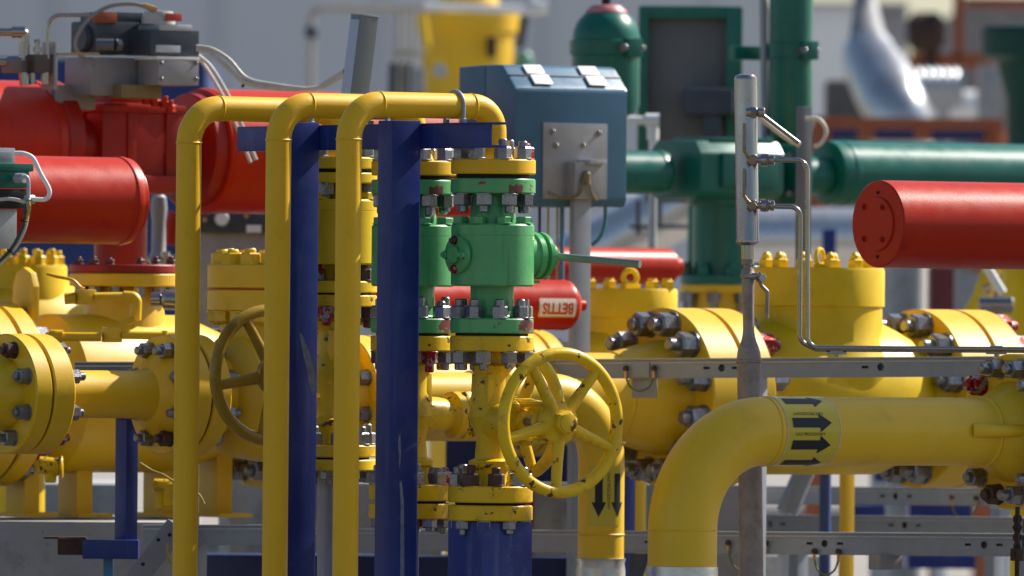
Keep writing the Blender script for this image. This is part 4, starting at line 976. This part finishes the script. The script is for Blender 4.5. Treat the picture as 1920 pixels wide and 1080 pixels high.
for j, py in enumerate((300, 385)):
    p = at(1412, py, YV - .02)
    f = MB().lathe(p - A * .004, Vector((1, 0, 0)), [(-.012, .012), (0, .013), (.012, .013), (.014, .009), (.02, .009), (.021, .015), (.034, .016), (.036, .011), (.044, .011), (.045, .013), (.054, .013), (.056, .008)], 20)
    f.hexa(p + Vector((.026, 0, 0)), Vector((1, 0, 0)), .03, .012)
    fit = part('tube_fitting', f, STAIN, TZ)
    h = MB().box(at(1395, py - 42, YV - .045), .007, .004, .07, X1, Yv_, Z, .001)
    h.tube(im([(1395, py - 18), (1400, py - 10), (1409, py - 2)], YV - .04), .0045, 8).hexa(at(1411, py + 1, YV - .035), Vector((0, -1, 0)), .02, .014)
    part('lever', h, BRASS if j < 0 else mat('tarnished_lever', (.30, .22, .15), .4, .6), fit)
tb = MB().tube(bend(im([(1448, 300), (1514, 300), (1514, 652), (1900, 655), (2000, 656)], YV - .02), .028), .0062, 14)
tb2 = MB().tube(bend(im([(1448, 387), (1501, 388), (1499, 640), (1530, 655), (2000, 658)], YV + .0), [.025, .03, .03]), .0062, 14)
part('tube', tb, STAIN, TZ); part('tube', tb2, STAIN, TZ)
for px in (1568, 1868): part('tube_clamp', MB().box(at(px, 655, YV), .03, .03, .018, X1, Yv_, Z, .002).box(at(px, 662, YV), .05, .02, .006, X1, Yv_, Z, .001).hexa(at(px, 664, YV), -Z, .01, .007), GALVL, TZ)
sv = at(1415, 518, YV - .01)
part('drain_valve', MB().lathe(sv - Vector((.02, 0, 0)), X1, [(0, .009), (.026, .009), (.028, .012), (.035, .012), (.036, .006), (.042, .006)], 16).hexa(at(1424, 521, YV - .02), Vector((.5, -1, 0)), .02, .018), STAIN, TZ)
part('drain_lever', MB().tube(bend(im([(1424, 526), (1428, 536), (1439, 547), (1438, 597)], YV - .03), .006), .0052, 10), POLEM, TZ)
part('port_fitting', MB().cyl(at(1398, 211, YV - .02), at(1420, 210, YV - .02), .0125, 18, bev=.002).hexa(at(1408, 211, YV - .02), X1, .026, .014).cyl(at(1420, 210, YV - .02), at(1434, 211, YV - .02), .013, 18, bev=.003).tube(im([(1430, 216), (1498, 268)], YV), .0052, 10), STAIN, TZ)

#==================================================================== cable trays
HOLES = []
def tray(p, q, h, label, holes=(), depth=.1, mt=GALV, group='galvanised cable trays', legs=()):
    d = (q - p); d.z = 0; L = d.length; d.normalize(); n = d.cross(Z) * 1.0     # n towards the camera
    if n.y > 0: n = -n
    rise = (q.z - p.z) / L; dd = (q - p).normalized(); up = n.cross(dd) ; up = up if up.z > 0 else -up
    T = thing('cable_tray', label, 'cable tray', (p + q) / 2, group)
    zs = [0.]
    # web built as a sheet with real openings
    bm = bmesh.new(); th = .002
    cuts = sorted(holes); x = 0
    mb = MB(); LL = (q - p).length
    def slab(x0, x1, y0, y1): mb.box(p + dd * (x0 + x1) / 2 + up * (y0 + y1) / 2 - n * th / 2, x1 - x0, th, y1 - y0, dd, n, up, 0)
    for (hx, w, hh) in cuts:
        x0, x1 = hx - w / 2, hx + w / 2
        if x0 <= x: continue
        slab(x, x0, -h / 2, h / 2)
        if hh < 0:   # round opening
            r = -hh; N = 16; seg = []
            for k in range(N + 1): a = math.pi * (1 - k / N); seg.append((hx + w / 2 * math.cos(a) if 0 else hx - w / 2 * math.cos(math.pi * k / N), r * math.sin(math.pi * k / N)))
            for k in range(N):
                for sg in (1, -1):
                    (xa, ya), (xb, yb) = seg[k], seg[k + 1]
                    v = [p + dd * xa + up * sg * ya, p + dd * xb + up * sg * yb, p + dd * xb + up * sg * h / 2, p + dd * xa + up * sg * h / 2]
                    mb.add(v + [e - n * th for e in v], [[0, 1, 2, 3], [7, 6, 5, 4], [0, 4, 5, 1], [3, 2, 6, 7]])
        else:
            slab(x0, x1, hh / 2, h / 2); slab(x0, x1, -h / 2, -hh / 2)
        x = x1
    slab(x, LL, -h / 2, h / 2)
    part('side_rail', mb, mt, T)
    part('top_lip', MB().box((p + q) / 2 + up * (h / 2 + .0015) - n * .007, LL, .026, .003, dd, n, up, .0005).box((p + q) / 2 + up * (h / 2 - .008) + n * .0015, LL, .003, .004, dd, n, up, .0005), GALVL, T)
    part('bottom_lip', MB().box((p + q) / 2 - up * (h / 2 + .0015) - n * .011, LL, .024, .003, dd, n, up, .0005), mt, T)
    part('back_rail_and_baffle', MB().box((p + q) / 2 - n * depth, LL, .003, h, dd, n, up, .0005).box((p + q) / 2 - n * .018, LL, .002, h - .003, dd, n, up, 0), mt, T)  # second sheet is an added liner, blocking sunlight so the slots stay dark
    for f in legs:
        c = p + dd * LL * f - n * depth * .5; part('leg', MB().box(Vector((c.x, c.y, (c.z - h / 2) / 2)), .04, .04, c.z - h / 2, dd, n, Z, .002), mt, T)
    return T, dd, n, up
def tray_px(p, q, pxs):
    d = (q - p).normalized(); out = []
    for px, kind in pxs:
        x = along(p, d, px)
        out.append((x, .021, .0065) if kind == 'd' else (x, .021, -.0095))
    return out
def bond(T, p0, p1, sag, Y):
    w = p0 + (p1 - p0) * .5 - Z * sag
    part('earth_wire', MB().tube(spline([p0 - Z * .012, p0 - Z * .02 + (p1 - p0) * .01, p0 + (p1 - p0) * .15 - Z * sag * .78, w, p0 + (p1 - p0) * .85 - Z * sag * .78, p1 - Z * .02, p1 - Z * .012], 6), .0028, 8), mat('green_yellow_wire', (.16, .17, .08), .5), T)
    for p in (p0, p1):
        l = part('terminal', MB().cyl(p - Z * .004, p - Z * .024, .0042, 10), BRASS, T); bolt(T, p, (CAM - p).normalized(), .013, RUSTB, .3, .5)
p, q = at(1000, 692, 27.35), at(1862, 687, 26.45)
T, dd, n, up = tray(p, q, m(33, 26.9), 'grey slotted cable tray crossing in front of the large round flanges, right half', tray_px(p, q, [(1325, 'd'), (1353, 'o'), (1378, 'd'), (1622, 'd'), (1651, 'o')]), legs=(.468,))
pt = lambda px: p + (q - p).normalized() * along(p, (q - p).normalized(), px)
bond(T, pt(1177) + n * .008, pt(1230) + n * .008, .058, 27)
part('splice_plate', MB().box(pt(1203) + n * .0025 - Z * .002, .055, .003, m(30, 27), dd, n, up, .001).box(pt(1200) - Z * .05 + n * -.02, .08, .003, .05, dd, n, up, .001), GALV, T)
p, q = at(560, 1011, 28.3), at(1915, 1022, 26.6)
T, dd, n, up = tray(p, q, m(38, 27.2), 'long grey slotted cable tray along the bottom, passing behind the elbow pipes', tray_px(p, q, [(1214, 'd'), (1518, 'd'), (1546, 'o'), (1575, 'd'), (1815, 'd'), (1845, 'o'), (1874, 'd')]), legs=(.135, .53, .99))
pt = lambda px: p + (q - p).normalized() * along(p, (q - p).normalized(), px)
bond(T, pt(1369) + n * .008, pt(1440) + n * .008, .075, 27); bond(T, pt(1530) + n * .006 - Z * .02, pt(1575) + n * .006 - Z * .02, .06, 27)
part('hanger', MB().prism(pt(1202) - Z * .03 + n * .004, dd, Z, n, [(-.03, 0), (.035, 0), (.012, -.06), (-.005, -.085), (-.03, -.085)], .006, .001), DKGR, T)
part('hanger', MB().box(pt(1660) - Z * .045, .07, .05, .04, bev=.004), GREYP, T)
p, q = at(1425, 928, 30.4), at(1900, 932, 29.6)
T, dd, n, up = tray(p, q, m(30, 30), 'grey cable tray farther back, the upper of the two blurred ones at lower right', tray_px(p, q, [(1655, 'd'), (1679, 'o'), (1705, 'd')]), legs=(.06, .9))
bond(T, at(1785, 932, 29.7), at(1830, 934, 29.7), .06, 30)
p, q = at(1425, 982, 30.2), at(1915, 987, 29.4)
T, dd, n, up = tray(p, q, m(30, 30), 'grey cable tray farther back, the lower of the two blurred ones at lower right', tray_px(p, q, [(1444, 'o'), (1468, 'd'), (1671, 'd'), (1696, 'o'), (1722, 'd')]), legs=(.1, .85))
p, q = at(140, 687, 26.95), at(300, 687, 26.8)
tray(p, q, m(13, 26.9), 'short dark grey rail between the left flanges above the yellow pipe', (), .03, mat('dark_rail', (.16, .16, .17), .5, .4))
p, q = at(268, 1003, 26.9), at(505, 1003, 26.7)
T, dd, n, up = tray(p, q, m(34, 26.8), 'grey cable tray at lower left with a diagonal brace, behind the left riser', (), .08, legs=(.354,))
br = MB(); a_, b_ = at(322, 998, 26.78), at(262, 1078, 26.85); dv = (a_ - b_).normalized(); br.box((a_ + b_) / 2, m(42, 26.8), .02, (a_ - b_).length + .05, dv.cross(Vector((0, -1, 0))).normalized(), Vector((0, -1, 0)), dv, .002); part('brace', br, GALV, T)
for x, y in ((318, 1003), (297, 1012), (268, 1058)): part('slot', MB().cyl(at(x, y, 26.765), at(x, y, 26.76), .005, 12), BLACK, T)
part('earth_wire', MB().tube(spline(im([(313, 1018), (314, 1040), (322, 1058), (332, 1066)], 26.7), 6), .003, 8), CABLEY, T)

#==================================================================== blue support with rusty arm, lower left
YB = 26.55
pbp = at(238, 800, YB)
TB = thing('pipe_stand', 'dark blue pipe stand with a rusty cut arm at its foot, under the left pipe', 'stand', Vector((pbp.x, pbp.y, at(238, 1050, YB).z)))
zt2, zb2 = at(238, 783, YB).z, at(238, 1018, YB).z
part('post', MB().box(Vector((pbp.x, pbp.y, (zt2 + zb2) / 2)), m(22, YB) / .82, m(22, YB) / .57, zt2 - zb2, bev=.003), BLUE, TB)
arm = MB(); p = at(110, 1032, YB - .05); q = at(258, 1036, YB - .05)
arm.box((at(158, 1026, YB - .02) + at(258, 1033, YB - .02)) / 2, m(105, YB), .09, m(36, YB), X1, Yv_, Z, .004); part('arm', arm, BLUE, TB)
arm2 = MB().box(at(136, 1024, YB - .02), m(54, YB), .085, m(32, YB), X1, Yv_, Z, .005).box(at(122, 1008, YB), m(78, YB), .07, .005, X1, Yv_, Z, .001)
part('arm_end', arm2, RUST, TB, 'rusted cut end of the arm')
part('saddle', MB().box(Vector((pbp.x, pbp.y, zt2 + .003)), .12, .06, .006, bev=.001), GALV, TB)
part('floor_post', MB().box(Vector((at(203, 1060, YB + .03).x, YB + .03, at(203, 1048, YB).z / 2)), m(18, YB), .03, at(203, 1048, YB).z, X1, Yv_, Z, .002), mat('pale_blue_paint', (.07, .20, .38), .4), TB)
solo('yellow_wire', MB().tube(spline(im([(262, 868), (285, 882), (305, 890), (330, 905), (370, 925), (383, 945)], 26.5), 6), .0028, 8), CABLEY, 'thin yellow wire sagging from the dark blue stand behind the left riser', 'wire')

#==================================================================== blue steelwork low down
def blue_box(px0, py0, px1, py1, Y, d, label, mt=DBLUE, name='steel_beam', cat='beam', ground_=False):
    b = fbox(px0, py0, px1, py1, Y, d)
    c = sum(b.v, Vector()) / len(b.v); return solo(name, b, mt, label, cat, base=c)
blue_box(330, 1046, 1088, 1150, 28.6, .25, 'dark navy steel beam along the bottom edge behind the valve stands')
blue_box(835, 800, 1225, 903, 30.0, .15, 'dark blue steel beam on the pale plinth behind the front handwheel')
b = fbox(1152, 708, 1180, 900, 27.25, .05); bb = b
solo('steel_post', MB().box(Vector((at(1168, 800, 28.35).x, 28.35, at(1168, 700, 28.35).z / 2)), .05, .05, at(1168, 700, 28.35).z), BLUE, 'slim blue post just right of the front handwheel, behind the elbow', 'post')
solo('steel_post', MB().cyl(foot(at(1549, 900, 29.2)), at(1549, 700, 29.2), m(11, 29.2), 24), mat('mid_blue_paint', (.05, .085, .24), .45), 'mid blue round post below the arrow pipe', 'post')
solo('steel_post', MB().box(Vector((at(1589, 800, 29).x, 29, at(1589, 700, 29).z / 2)), m(20, 29) / .82, m(9, 29) / .57, at(1589, 700, 29).z), YEL, 'yellow square post below the arrow pipe, beside the blue one', 'post')
blue_box(1640, 866, 1722, 902, 34, .4, 'dark blue machine base far back below the arrow pipe', BLUE, 'equipment_skid', 'machine')
blue_box(1600, 948, 1660, 975, 34, .3, 'small dark blue block far back between the blurred trays', BLUE, 'equipment_skid', 'machine')
blue_box(1705, 946, 1822, 972, 34.5, .3, 'wide dark blue block far back between the blurred trays at right', BLUE, 'equipment_skid', 'machine')
blue_box(1702, 1040, 1830, 1066, 35, .5, 'dark blue base at the bottom right on pale ground', BLUE, 'equipment_skid', 'machine')
gl_ = MB(); dv0 = at(1475, 960, 29.9); dv1 = at(1510, 880, 29.9)
gl_.tube([dv0, dv1], m(20, 29.9), 20); 
solo('drain_pipe', gl_, GALV, 'slanting grey pipe stub behind the weathered pole, low down', 'pipe')

#==================================================================== left background pieces
YX = 29.3
bx = at(40, 520, YX); kx = m(1, YX); Px = lambda py: Vector((bx.x, bx.y, at(40, py, YX).z))
TX2 = thing('pipeline_valve', 'pale yellow valve bonnet with a ring of studs at the far left, behind the flanges', 'valve', foot(bx))
part('bonnet', MB().lathe(Px(700), Z, [(0, 90 * kx), (Px(600).z - Px(700).z, 90 * kx), (Px(560).z - Px(700).z, 86 * kx), (Px(502).z - Px(700).z, 86 * kx), (Px(497).z - Px(700).z, 84 * kx)], 56), YLEM, TX2)
bolts(TX2, Px(498), Z, 70 * kx, 14, .032, .2, YLEM, stud=.45, name='bonnet_nut')
part('valve_body', MB().lathe(onto(Px(640), A, -80), A, [(0, .12), (.12, .17), (.35, .17), (.45, .12), (.6, .12)], 40), YLEM, TX2)
part('valve_foot', MB().cyl(foot(bx), Px(690), .07, 20), YLEM, TX2)
# gauge panel behind the risers
YZ = 30.2
TGp = thing('gauge_panel', 'dark instrument panel with a round white gauge, under the red cylinder between the risers', 'panel', foot(at(440, 480, YZ)))
part('panel', fbox(372, 430, 500, 620, YZ, .1), GREYP, TGp); part('instrument_box', fbox(372, 398, 505, 436, YZ - .03, .12), DKGR, TGp)
gp = at(416, 411, YZ - .035)
part('gauge', MB().cyl(gp + Yv_ * .03, gp - Yv_ * .012, .021, 28, bev=.003), GALVL, TGp); part('gauge_face', MB().cyl(gp - Yv_ * .0121, gp - Yv_ * .014, .0165, 28), WHITE, TGp)
part('name_plate', fbox(462, 422, 490, 436, YZ - .035, .004, .0005), WHITE, TGp)
for x, y in ((384, 412), (462, 405)): part('knob', MB().cyl(at(x, y, YZ - .03), at(x, y, YZ - .06), .008, 14), STAIN, TGp)
part('leg', MB().box(Vector((at(440, 600, YZ + .05).x, YZ + .05, at(440, 615, YZ).z / 2)), .06, .06, at(440, 615, YZ).z), GREYP, TGp)
TCy = thing('steel_cylinder', 'small bright steel cylinder with fittings left of the first riser, under the red housing', 'cylinder', foot(at(305, 480, 29.2)))
kz = m(1, 29.2); cy = at(300, 440, 29.2)
part('cylinder', MB().lathe(at(297, 500, 29.2), Z, [(0, 14 * kz), (.02, 22 * kz), (.04, 14 * kz), (.12, 13 * kz), (.16, 16 * kz), (.19, 14 * kz), (.2, 6 * kz)], 24), GREYP, TCy)
part('fitting', MB().cyl(at(288, 490, 29.15), at(330, 486, 29.15), 9 * kz, 14).cyl(at(310, 500, 29.15), at(310, 472, 29.15), 9 * kz, 14), STAIN, TCy)
part('support', MB().cyl(foot(cy), at(297, 500, 29.2), 10 * kz, 12), STAIN, TCy)
part('red_pipe', MB().tube(im([(320, 460), (322, 415), (330, 400)], 29.4), 14 * kz, 14), REDD, TCy)

#==================================================================== far background
blue_box(-200, 112, 388, 640, 46, 2.5, 'dark blue container far back at the left, behind the red actuator', mat('container_blue', (.016, .032, .14), .5, bump=0), 'shipping_container', 'container')
wl = fbox(-600, -900, 1438, 625, 75, 6, 0); TWl = thing('building', 'large plain grey building filling the background', 'building', foot(at(500, 600, 78)))
part('wall', fbox(-900, -900, 1442, 640, 75, 6, 0), WALLM, TWl)
rib = MB()
for px in (-200, 104, 410, 716, 1022, 1328): 
    x = fbox(px, -890, px + 4, 640, 74.96, .04, 0); rib.add(x.v, x.f)
part('panel_joints', rib, WALLM, TWl)
TW2 = thing('building', 'lower grey building with a flat roof behind the silver duct', 'building', foot(at(1600, 600, 82)))
part('wall', fbox(1442, 8, 1702, 640, 82, 6, 0), WALLD, TW2); part('wall_panel', fbox(1442, 9, 1622, 640, 81.9, .1, 0), WALLM, TW2); part('roof_edge', fbox(1440, 4, 1704, 9, 81.8, 6.3, 0), GREYP, TW2)
# yellow vessel
YO = 46; ko = m(1, YO); co = at(877, 120, YO); zo = lambda py: at(880, py, YO).z
TO = thing('process_vessel', 'blurred yellow process vessel with a pale rail across its top, upper middle background', 'vessel', foot(co))
part('shell', MB().lathe(foot(co), Z, [(zo(400), 84 * ko), (zo(150), 86 * ko), (zo(66), 88 * ko), (zo(60), 95 * ko), (zo(26), 97 * ko), (zo(20), 60 * ko), (zo(-2), 56 * ko), (zo(-40), 40 * ko)], 48), YEL, TO)
part('skirt', MB().cyl(foot(co), Vector((co.x, co.y, zo(400))), 70 * ko, 36), YEL, TO)
part('side_nozzle', MB().tube(bend(im([(792, 30), (800, 90), (830, 130)], YO - .3), .1), 9 * ko, 14), YEL, TO)
part('slot_plate', MB().box(at(921, 88, YO - .24), 17 * ko, .02, 38 * ko, Vector((.9, .4, 0)).normalized(), Vector((.4, -.9, 0)).normalized(), Z, .004), RUST, TO)
part('top_rail', MB().tube(im([(795, 12), (1020, 20)], YO - .5), 8 * ko, 14).cyl(at(1008, 14, YO - .5), at(1028, 13, YO - .5), 11 * ko, 16).cyl(at(1000, 20, YO - .5), at(1000, -8, YO - .5), 6 * ko, 10), WHITE, TO)
part('dark_pipe', MB().tube(im([(985, 30), (978, 70), (975, 90)], YO), 8 * ko, 10), DKGR, TO); part('green_valve', MB().lathe(at(983, 118, YO), Z, [(-.05, .02), (-.03, .035), (.03, .035), (.05, .02)], 20), mat('mint_paint', (.12, .32, .25), .5), TO)
TPp = thing('pipe_loop', 'thin beige pipe frame against the grey building, left of the yellow vessel', 'pipe', foot(at(590, 160, 50)))
part('pipe', MB().tube(bend([foot(at(584, 400, 50)), at(584, 16, 50), at(820, 16, 50)], .05), m(6, 50), 12), BEIGE, TPp)
part('valve', MB().lathe(at(584, 60, 50), Z, [(-.03, .02), (-.02, .032), (.02, .032), (.03, .02)], 16), DKGR, TPp)
for x in (745, 762): part('pipe', MB().cyl(foot(at(x, 300, 50)), at(x, 16, 50), m(3, 50), 8), BEIGE, TPp)
TIn = thing('instrument_cluster', 'dark blurred instrument boxes on thin pipes beside the yellow vessel', 'instrument', foot(at(770, 160, 45)))
part('box', fbox(728, 118, 772, 180, 45, .15), DKGR, TIn); part('box', fbox(768, 128, 796, 182, 44.9, .12), GREYP, TIn); part('pipe', MB().tube(im([(735, 98), (800, 98)], 45), m(5, 45), 10), BEIGE, TIn)
for x in (748, 762, 776): part('pipe', MB().cyl(foot(at(x, 300, 45)), at(x, 20, 45), m(4, 45), 8), BEIGE, TIn)
part('gauge', MB().cyl(at(825, 132, 44.8), at(825, 132, 44.7), m(13, 45), 20), GALVL, TIn)
# silver duct elbow
YD = 52; kd = m(1, YD)
TD = thing('silver_duct', 'big shiny aluminium clad duct elbow at upper right', 'duct', foot(at(1690, 300, YD)))
dq = [(1622, -40, .8, 24), (1624, 20, .7, 29), (1626, 66, .55, 40), (1632, 112, .4, 53), (1656, 158, .2, 61), (1682, 212, .0, 61), (1692, 270, 0, 59), (1692, 340, 0, 58)]
dp = spline([at(x, y, YD + o) for x, y, o, _ in dq], 5); dr = [v.x * kd for v in spline([Vector((q[3], 0, 0)) for q in dq], 5)]
part('elbow', MB().tube(dp[13:], dr[13:], 44), CLADC, TD); part('riser', MB().tube(dp[:13], [v * .86 for v in dr[:13]], 32), mat('dull_zinc_duct', (.22, .22, .235), .6, .2), TD)
part('duct_leg', MB().cyl(foot(at(1692, 338, YD)), at(1692, 338, YD), 54 * kd, 30), CLAD, TD)
solo('machine_block', fbox(1545, 150, 1655, 640, 53.5, .4, .03), mat('dark_brown_block', (.10, .095, .09), .6, var=.25, vscale=3), 'dark brown machinery block under the arch of the silver duct', 'machine')
TD2 = thing('ribbed_duct', 'short ribbed pale duct behind the silver elbow', 'duct', foot(at(1780, 180, 56)))
rb = [( .024 * j, (.095 if j % 2 else .112)) for j in range(11)]
part('duct', MB().lathe(at(1720, 165, 56), X1, rb, 28), GALVL, TD2); part('stand', MB().cyl(foot(at(1770, 165, 56)), at(1770, 165, 56), .04, 10), GALVL, TD2)
part('tank', MB().cyl(at(1735, 205, 56.5), at(1830, 205, 56.5), .1, 24), WHITE, TD2)
TOr = thing('orange_steelwork', 'rust orange steel beams and posts at the upper right background', 'steelwork', foot(at(1700, 300, 48)))
for b_ in ((1525, 222, 1880, 240), (1610, 238, 1640, 262), (1716, 238, 1745, 262)): part('beam', fbox(*b_, 48, .1), ORANGE, TOr)
for b_ in ((1708, 100, 1860, 128), (1788, -30, 1808, 110), (1810, -4, 1940, 14)): part('beam', fbox(*b_, 58, .12), ORANGE, TOr)
for px in (1535, 1870): part('post', MB().box(Vector((at(px, 250, 48.05).x, 48.05, at(px, 240, 48).z / 2)), .08, .08, at(px, 240, 48).z), ORANGE, TOr)
for px in (1720, 1850): part('post', MB().box(Vector((at(px, 110, 58.05).x, 58.05, at(px, 112, 58).z / 2)), .08, .08, at(px, 112, 58).z), ORANGE, TOr)
blue_box(1520, 238, 1900, 262, 50, .2, 'dark navy beam behind the orange steelwork', DBLUE)
solo('fan_motor', MB().lathe(at(1700, 60, 58), X1, [(0, .06), (.04, .11), (.17, .11), (.21, .06)], 24).cyl(foot(at(1745, 60, 58)), at(1745, 60, 58), .04, 10), RUST, 'dark blurred motor high up above the orange beam', 'motor')
solo('building', fbox(1800, 16, 2300, 640, 90, 6, 0), mat('brownish_cladding', (.22, .20, .19), .7, bump=0), 'brownish grey building at the far upper right', 'building')
YGr = 42
TG2 = thing('pressure_vessel', 'very dark green vessel top cut by the right edge of the picture', 'vessel', foot(at(1930, 250, YGr)), 'dark green vessels')
kq_ = m(1, YGr); cq_ = at(1925, 100, YGr); zq = lambda py: at(1925, py, YGr).z
part('shell', MB().lathe(foot(cq_), Z, [(0, 30 * kq_), (zq(190), 35 * kq_), (zq(120), 55 * kq_), (zq(105), 84 * kq_), (zq(60), 86 * kq_), (zq(50), 80 * kq_), (zq(46), 30 * kq_)], 48), mat('deep_green_paint', (.002, .045, .032), .45), TG2)
solo('cabinet', fbox(1836, 120, 1880, 262, 55, .3), GREYP, 'narrow grey cabinet in the blurred upper right background', 'cabinet')
# aluminium clad pipes seen in the gaps
TCl = thing('clad_pipe', 'shiny aluminium clad pipe in the background gap under the cabinet', 'pipe', foot(at(1200, 480, 38)))
part('cladding', MB().tube(im([(960, 560), (1120, 470), (1290, 380)], 38), m(58, 38), 36), CLAD, TCl); part('leg', MB().cyl(foot(at(1200, 420, 38)), at(1200, 420, 38), .05, 12), GALV, TCl)
part('small_pipe', MB().tube(im([(1180, 425), (1290, 425)], 36), m(4, 36), 8).cyl(at(1197, 375, 36), at(1197, 440, 36), m(5, 36), 8).cyl(at(1237, 365, 36), at(1237, 420, 36), m(5, 36), 8), DKGR, TCl)
part('tank', MB().cyl(at(1170, 385, 41), at(1245, 385, 41), m(30, 41), 20).cyl(at(1170, 440, 41), at(1215, 440, 41), m(22, 41), 20), WHITE, TCl)
TCl2 = thing('clad_pipe', 'blue grey clad pipe in the background beside the red end cap', 'pipe', foot(at(1600, 480, 40)))
part('cladding', MB().tube([at(1400, 450, 40), at(1720, 450, 40)], m(60, 40), 36), CLAD, TCl2); part('leg', MB().cyl(foot(at(1660, 450, 40)), at(1660, 450, 40), .05, 12), GALV, TCl2)
part('blue_saddle', fbox(1542, 430, 1568, 520, 37, .1), BLUE, TCl2)
solo('steel_column', MB().cyl(foot(at(1700, 500, 36)), at(1700, 470, 36), m(34, 36), 24), GREYP, 'pale grey column in the blurred gap right of the tall yellow bonnet', 'column')
solo('brick_red_cabinet', fbox(1744, 500, 1790, 640, 38, .3), mat('brick_red_paint', (.14, .03, .03), .5), 'brick red cabinet in the blurred gap between yellow bonnet and right flange', 'cabinet')
solo('grey_cabinet', fbox(1790, 515, 1850, 640, 39, .3), GREYP, 'purplish grey cabinet in the blurred gap beside the brick red one', 'cabinet')
TVx = thing('pipeline_valve', 'blurred yellow pipe and steel fittings at the right edge, under the red cylinder', 'valve', foot(at(1900, 560, 33)))
part('pipe', MB().tube(im([(1790, 640), (1840, 560), (1860, 500), (1875, 470)], 33), m(18, 33), 16), YLEM, TVx)
part('bonnet', MB().cyl(foot(at(1925, 540, 32.5)), at(1925, 500, 32.5), m(48, 32.5), 32), YLEM, TVx)
part('steel_arm', MB().tube(im([(1850, 500), (1880, 550)], 31.5), m(9, 31.5), 14), WHITE, TVx)
for a_, b_, r_ in ((at(1835, 572, 32), at(1900, 572, 32), 16), (at(1850, 541, 31.8), at(1850, 541, 31.7), 9), (at(1880, 610, 31.8), at(1880, 610, 31.6), 20)): part('fitting', MB().cyl(a_, b_, m(r_, 32), 20, bev=.004), STAIN, TVx)

#==================================================================== unseen pipe on posts, added above the view only to shade the arrow pipe
oh0 = pA + Z * 1.42 + B * .0 + A * (1.42 * math.cos(SUN_EL) / math.sin(SUN_EL) - .02)
OH = thing('added_shade_pipe', 'unseen yellow pipe on posts, added above the right side to shade the arrow pipe', 'pipe', foot(oh0 + A * 2.4))
part('pipe', MB().cyl(oh0, oh0 + A * 2.6, .19, 40, bev=.01), YEL, OH)
for t_ in (1.9, 2.5): part('post', MB().box(Vector(((oh0 + A * t_).x, (oh0 + A * t_).y, (oh0.z - .19) / 2)), .12, .12, oh0.z - .19), BLUE, OH)
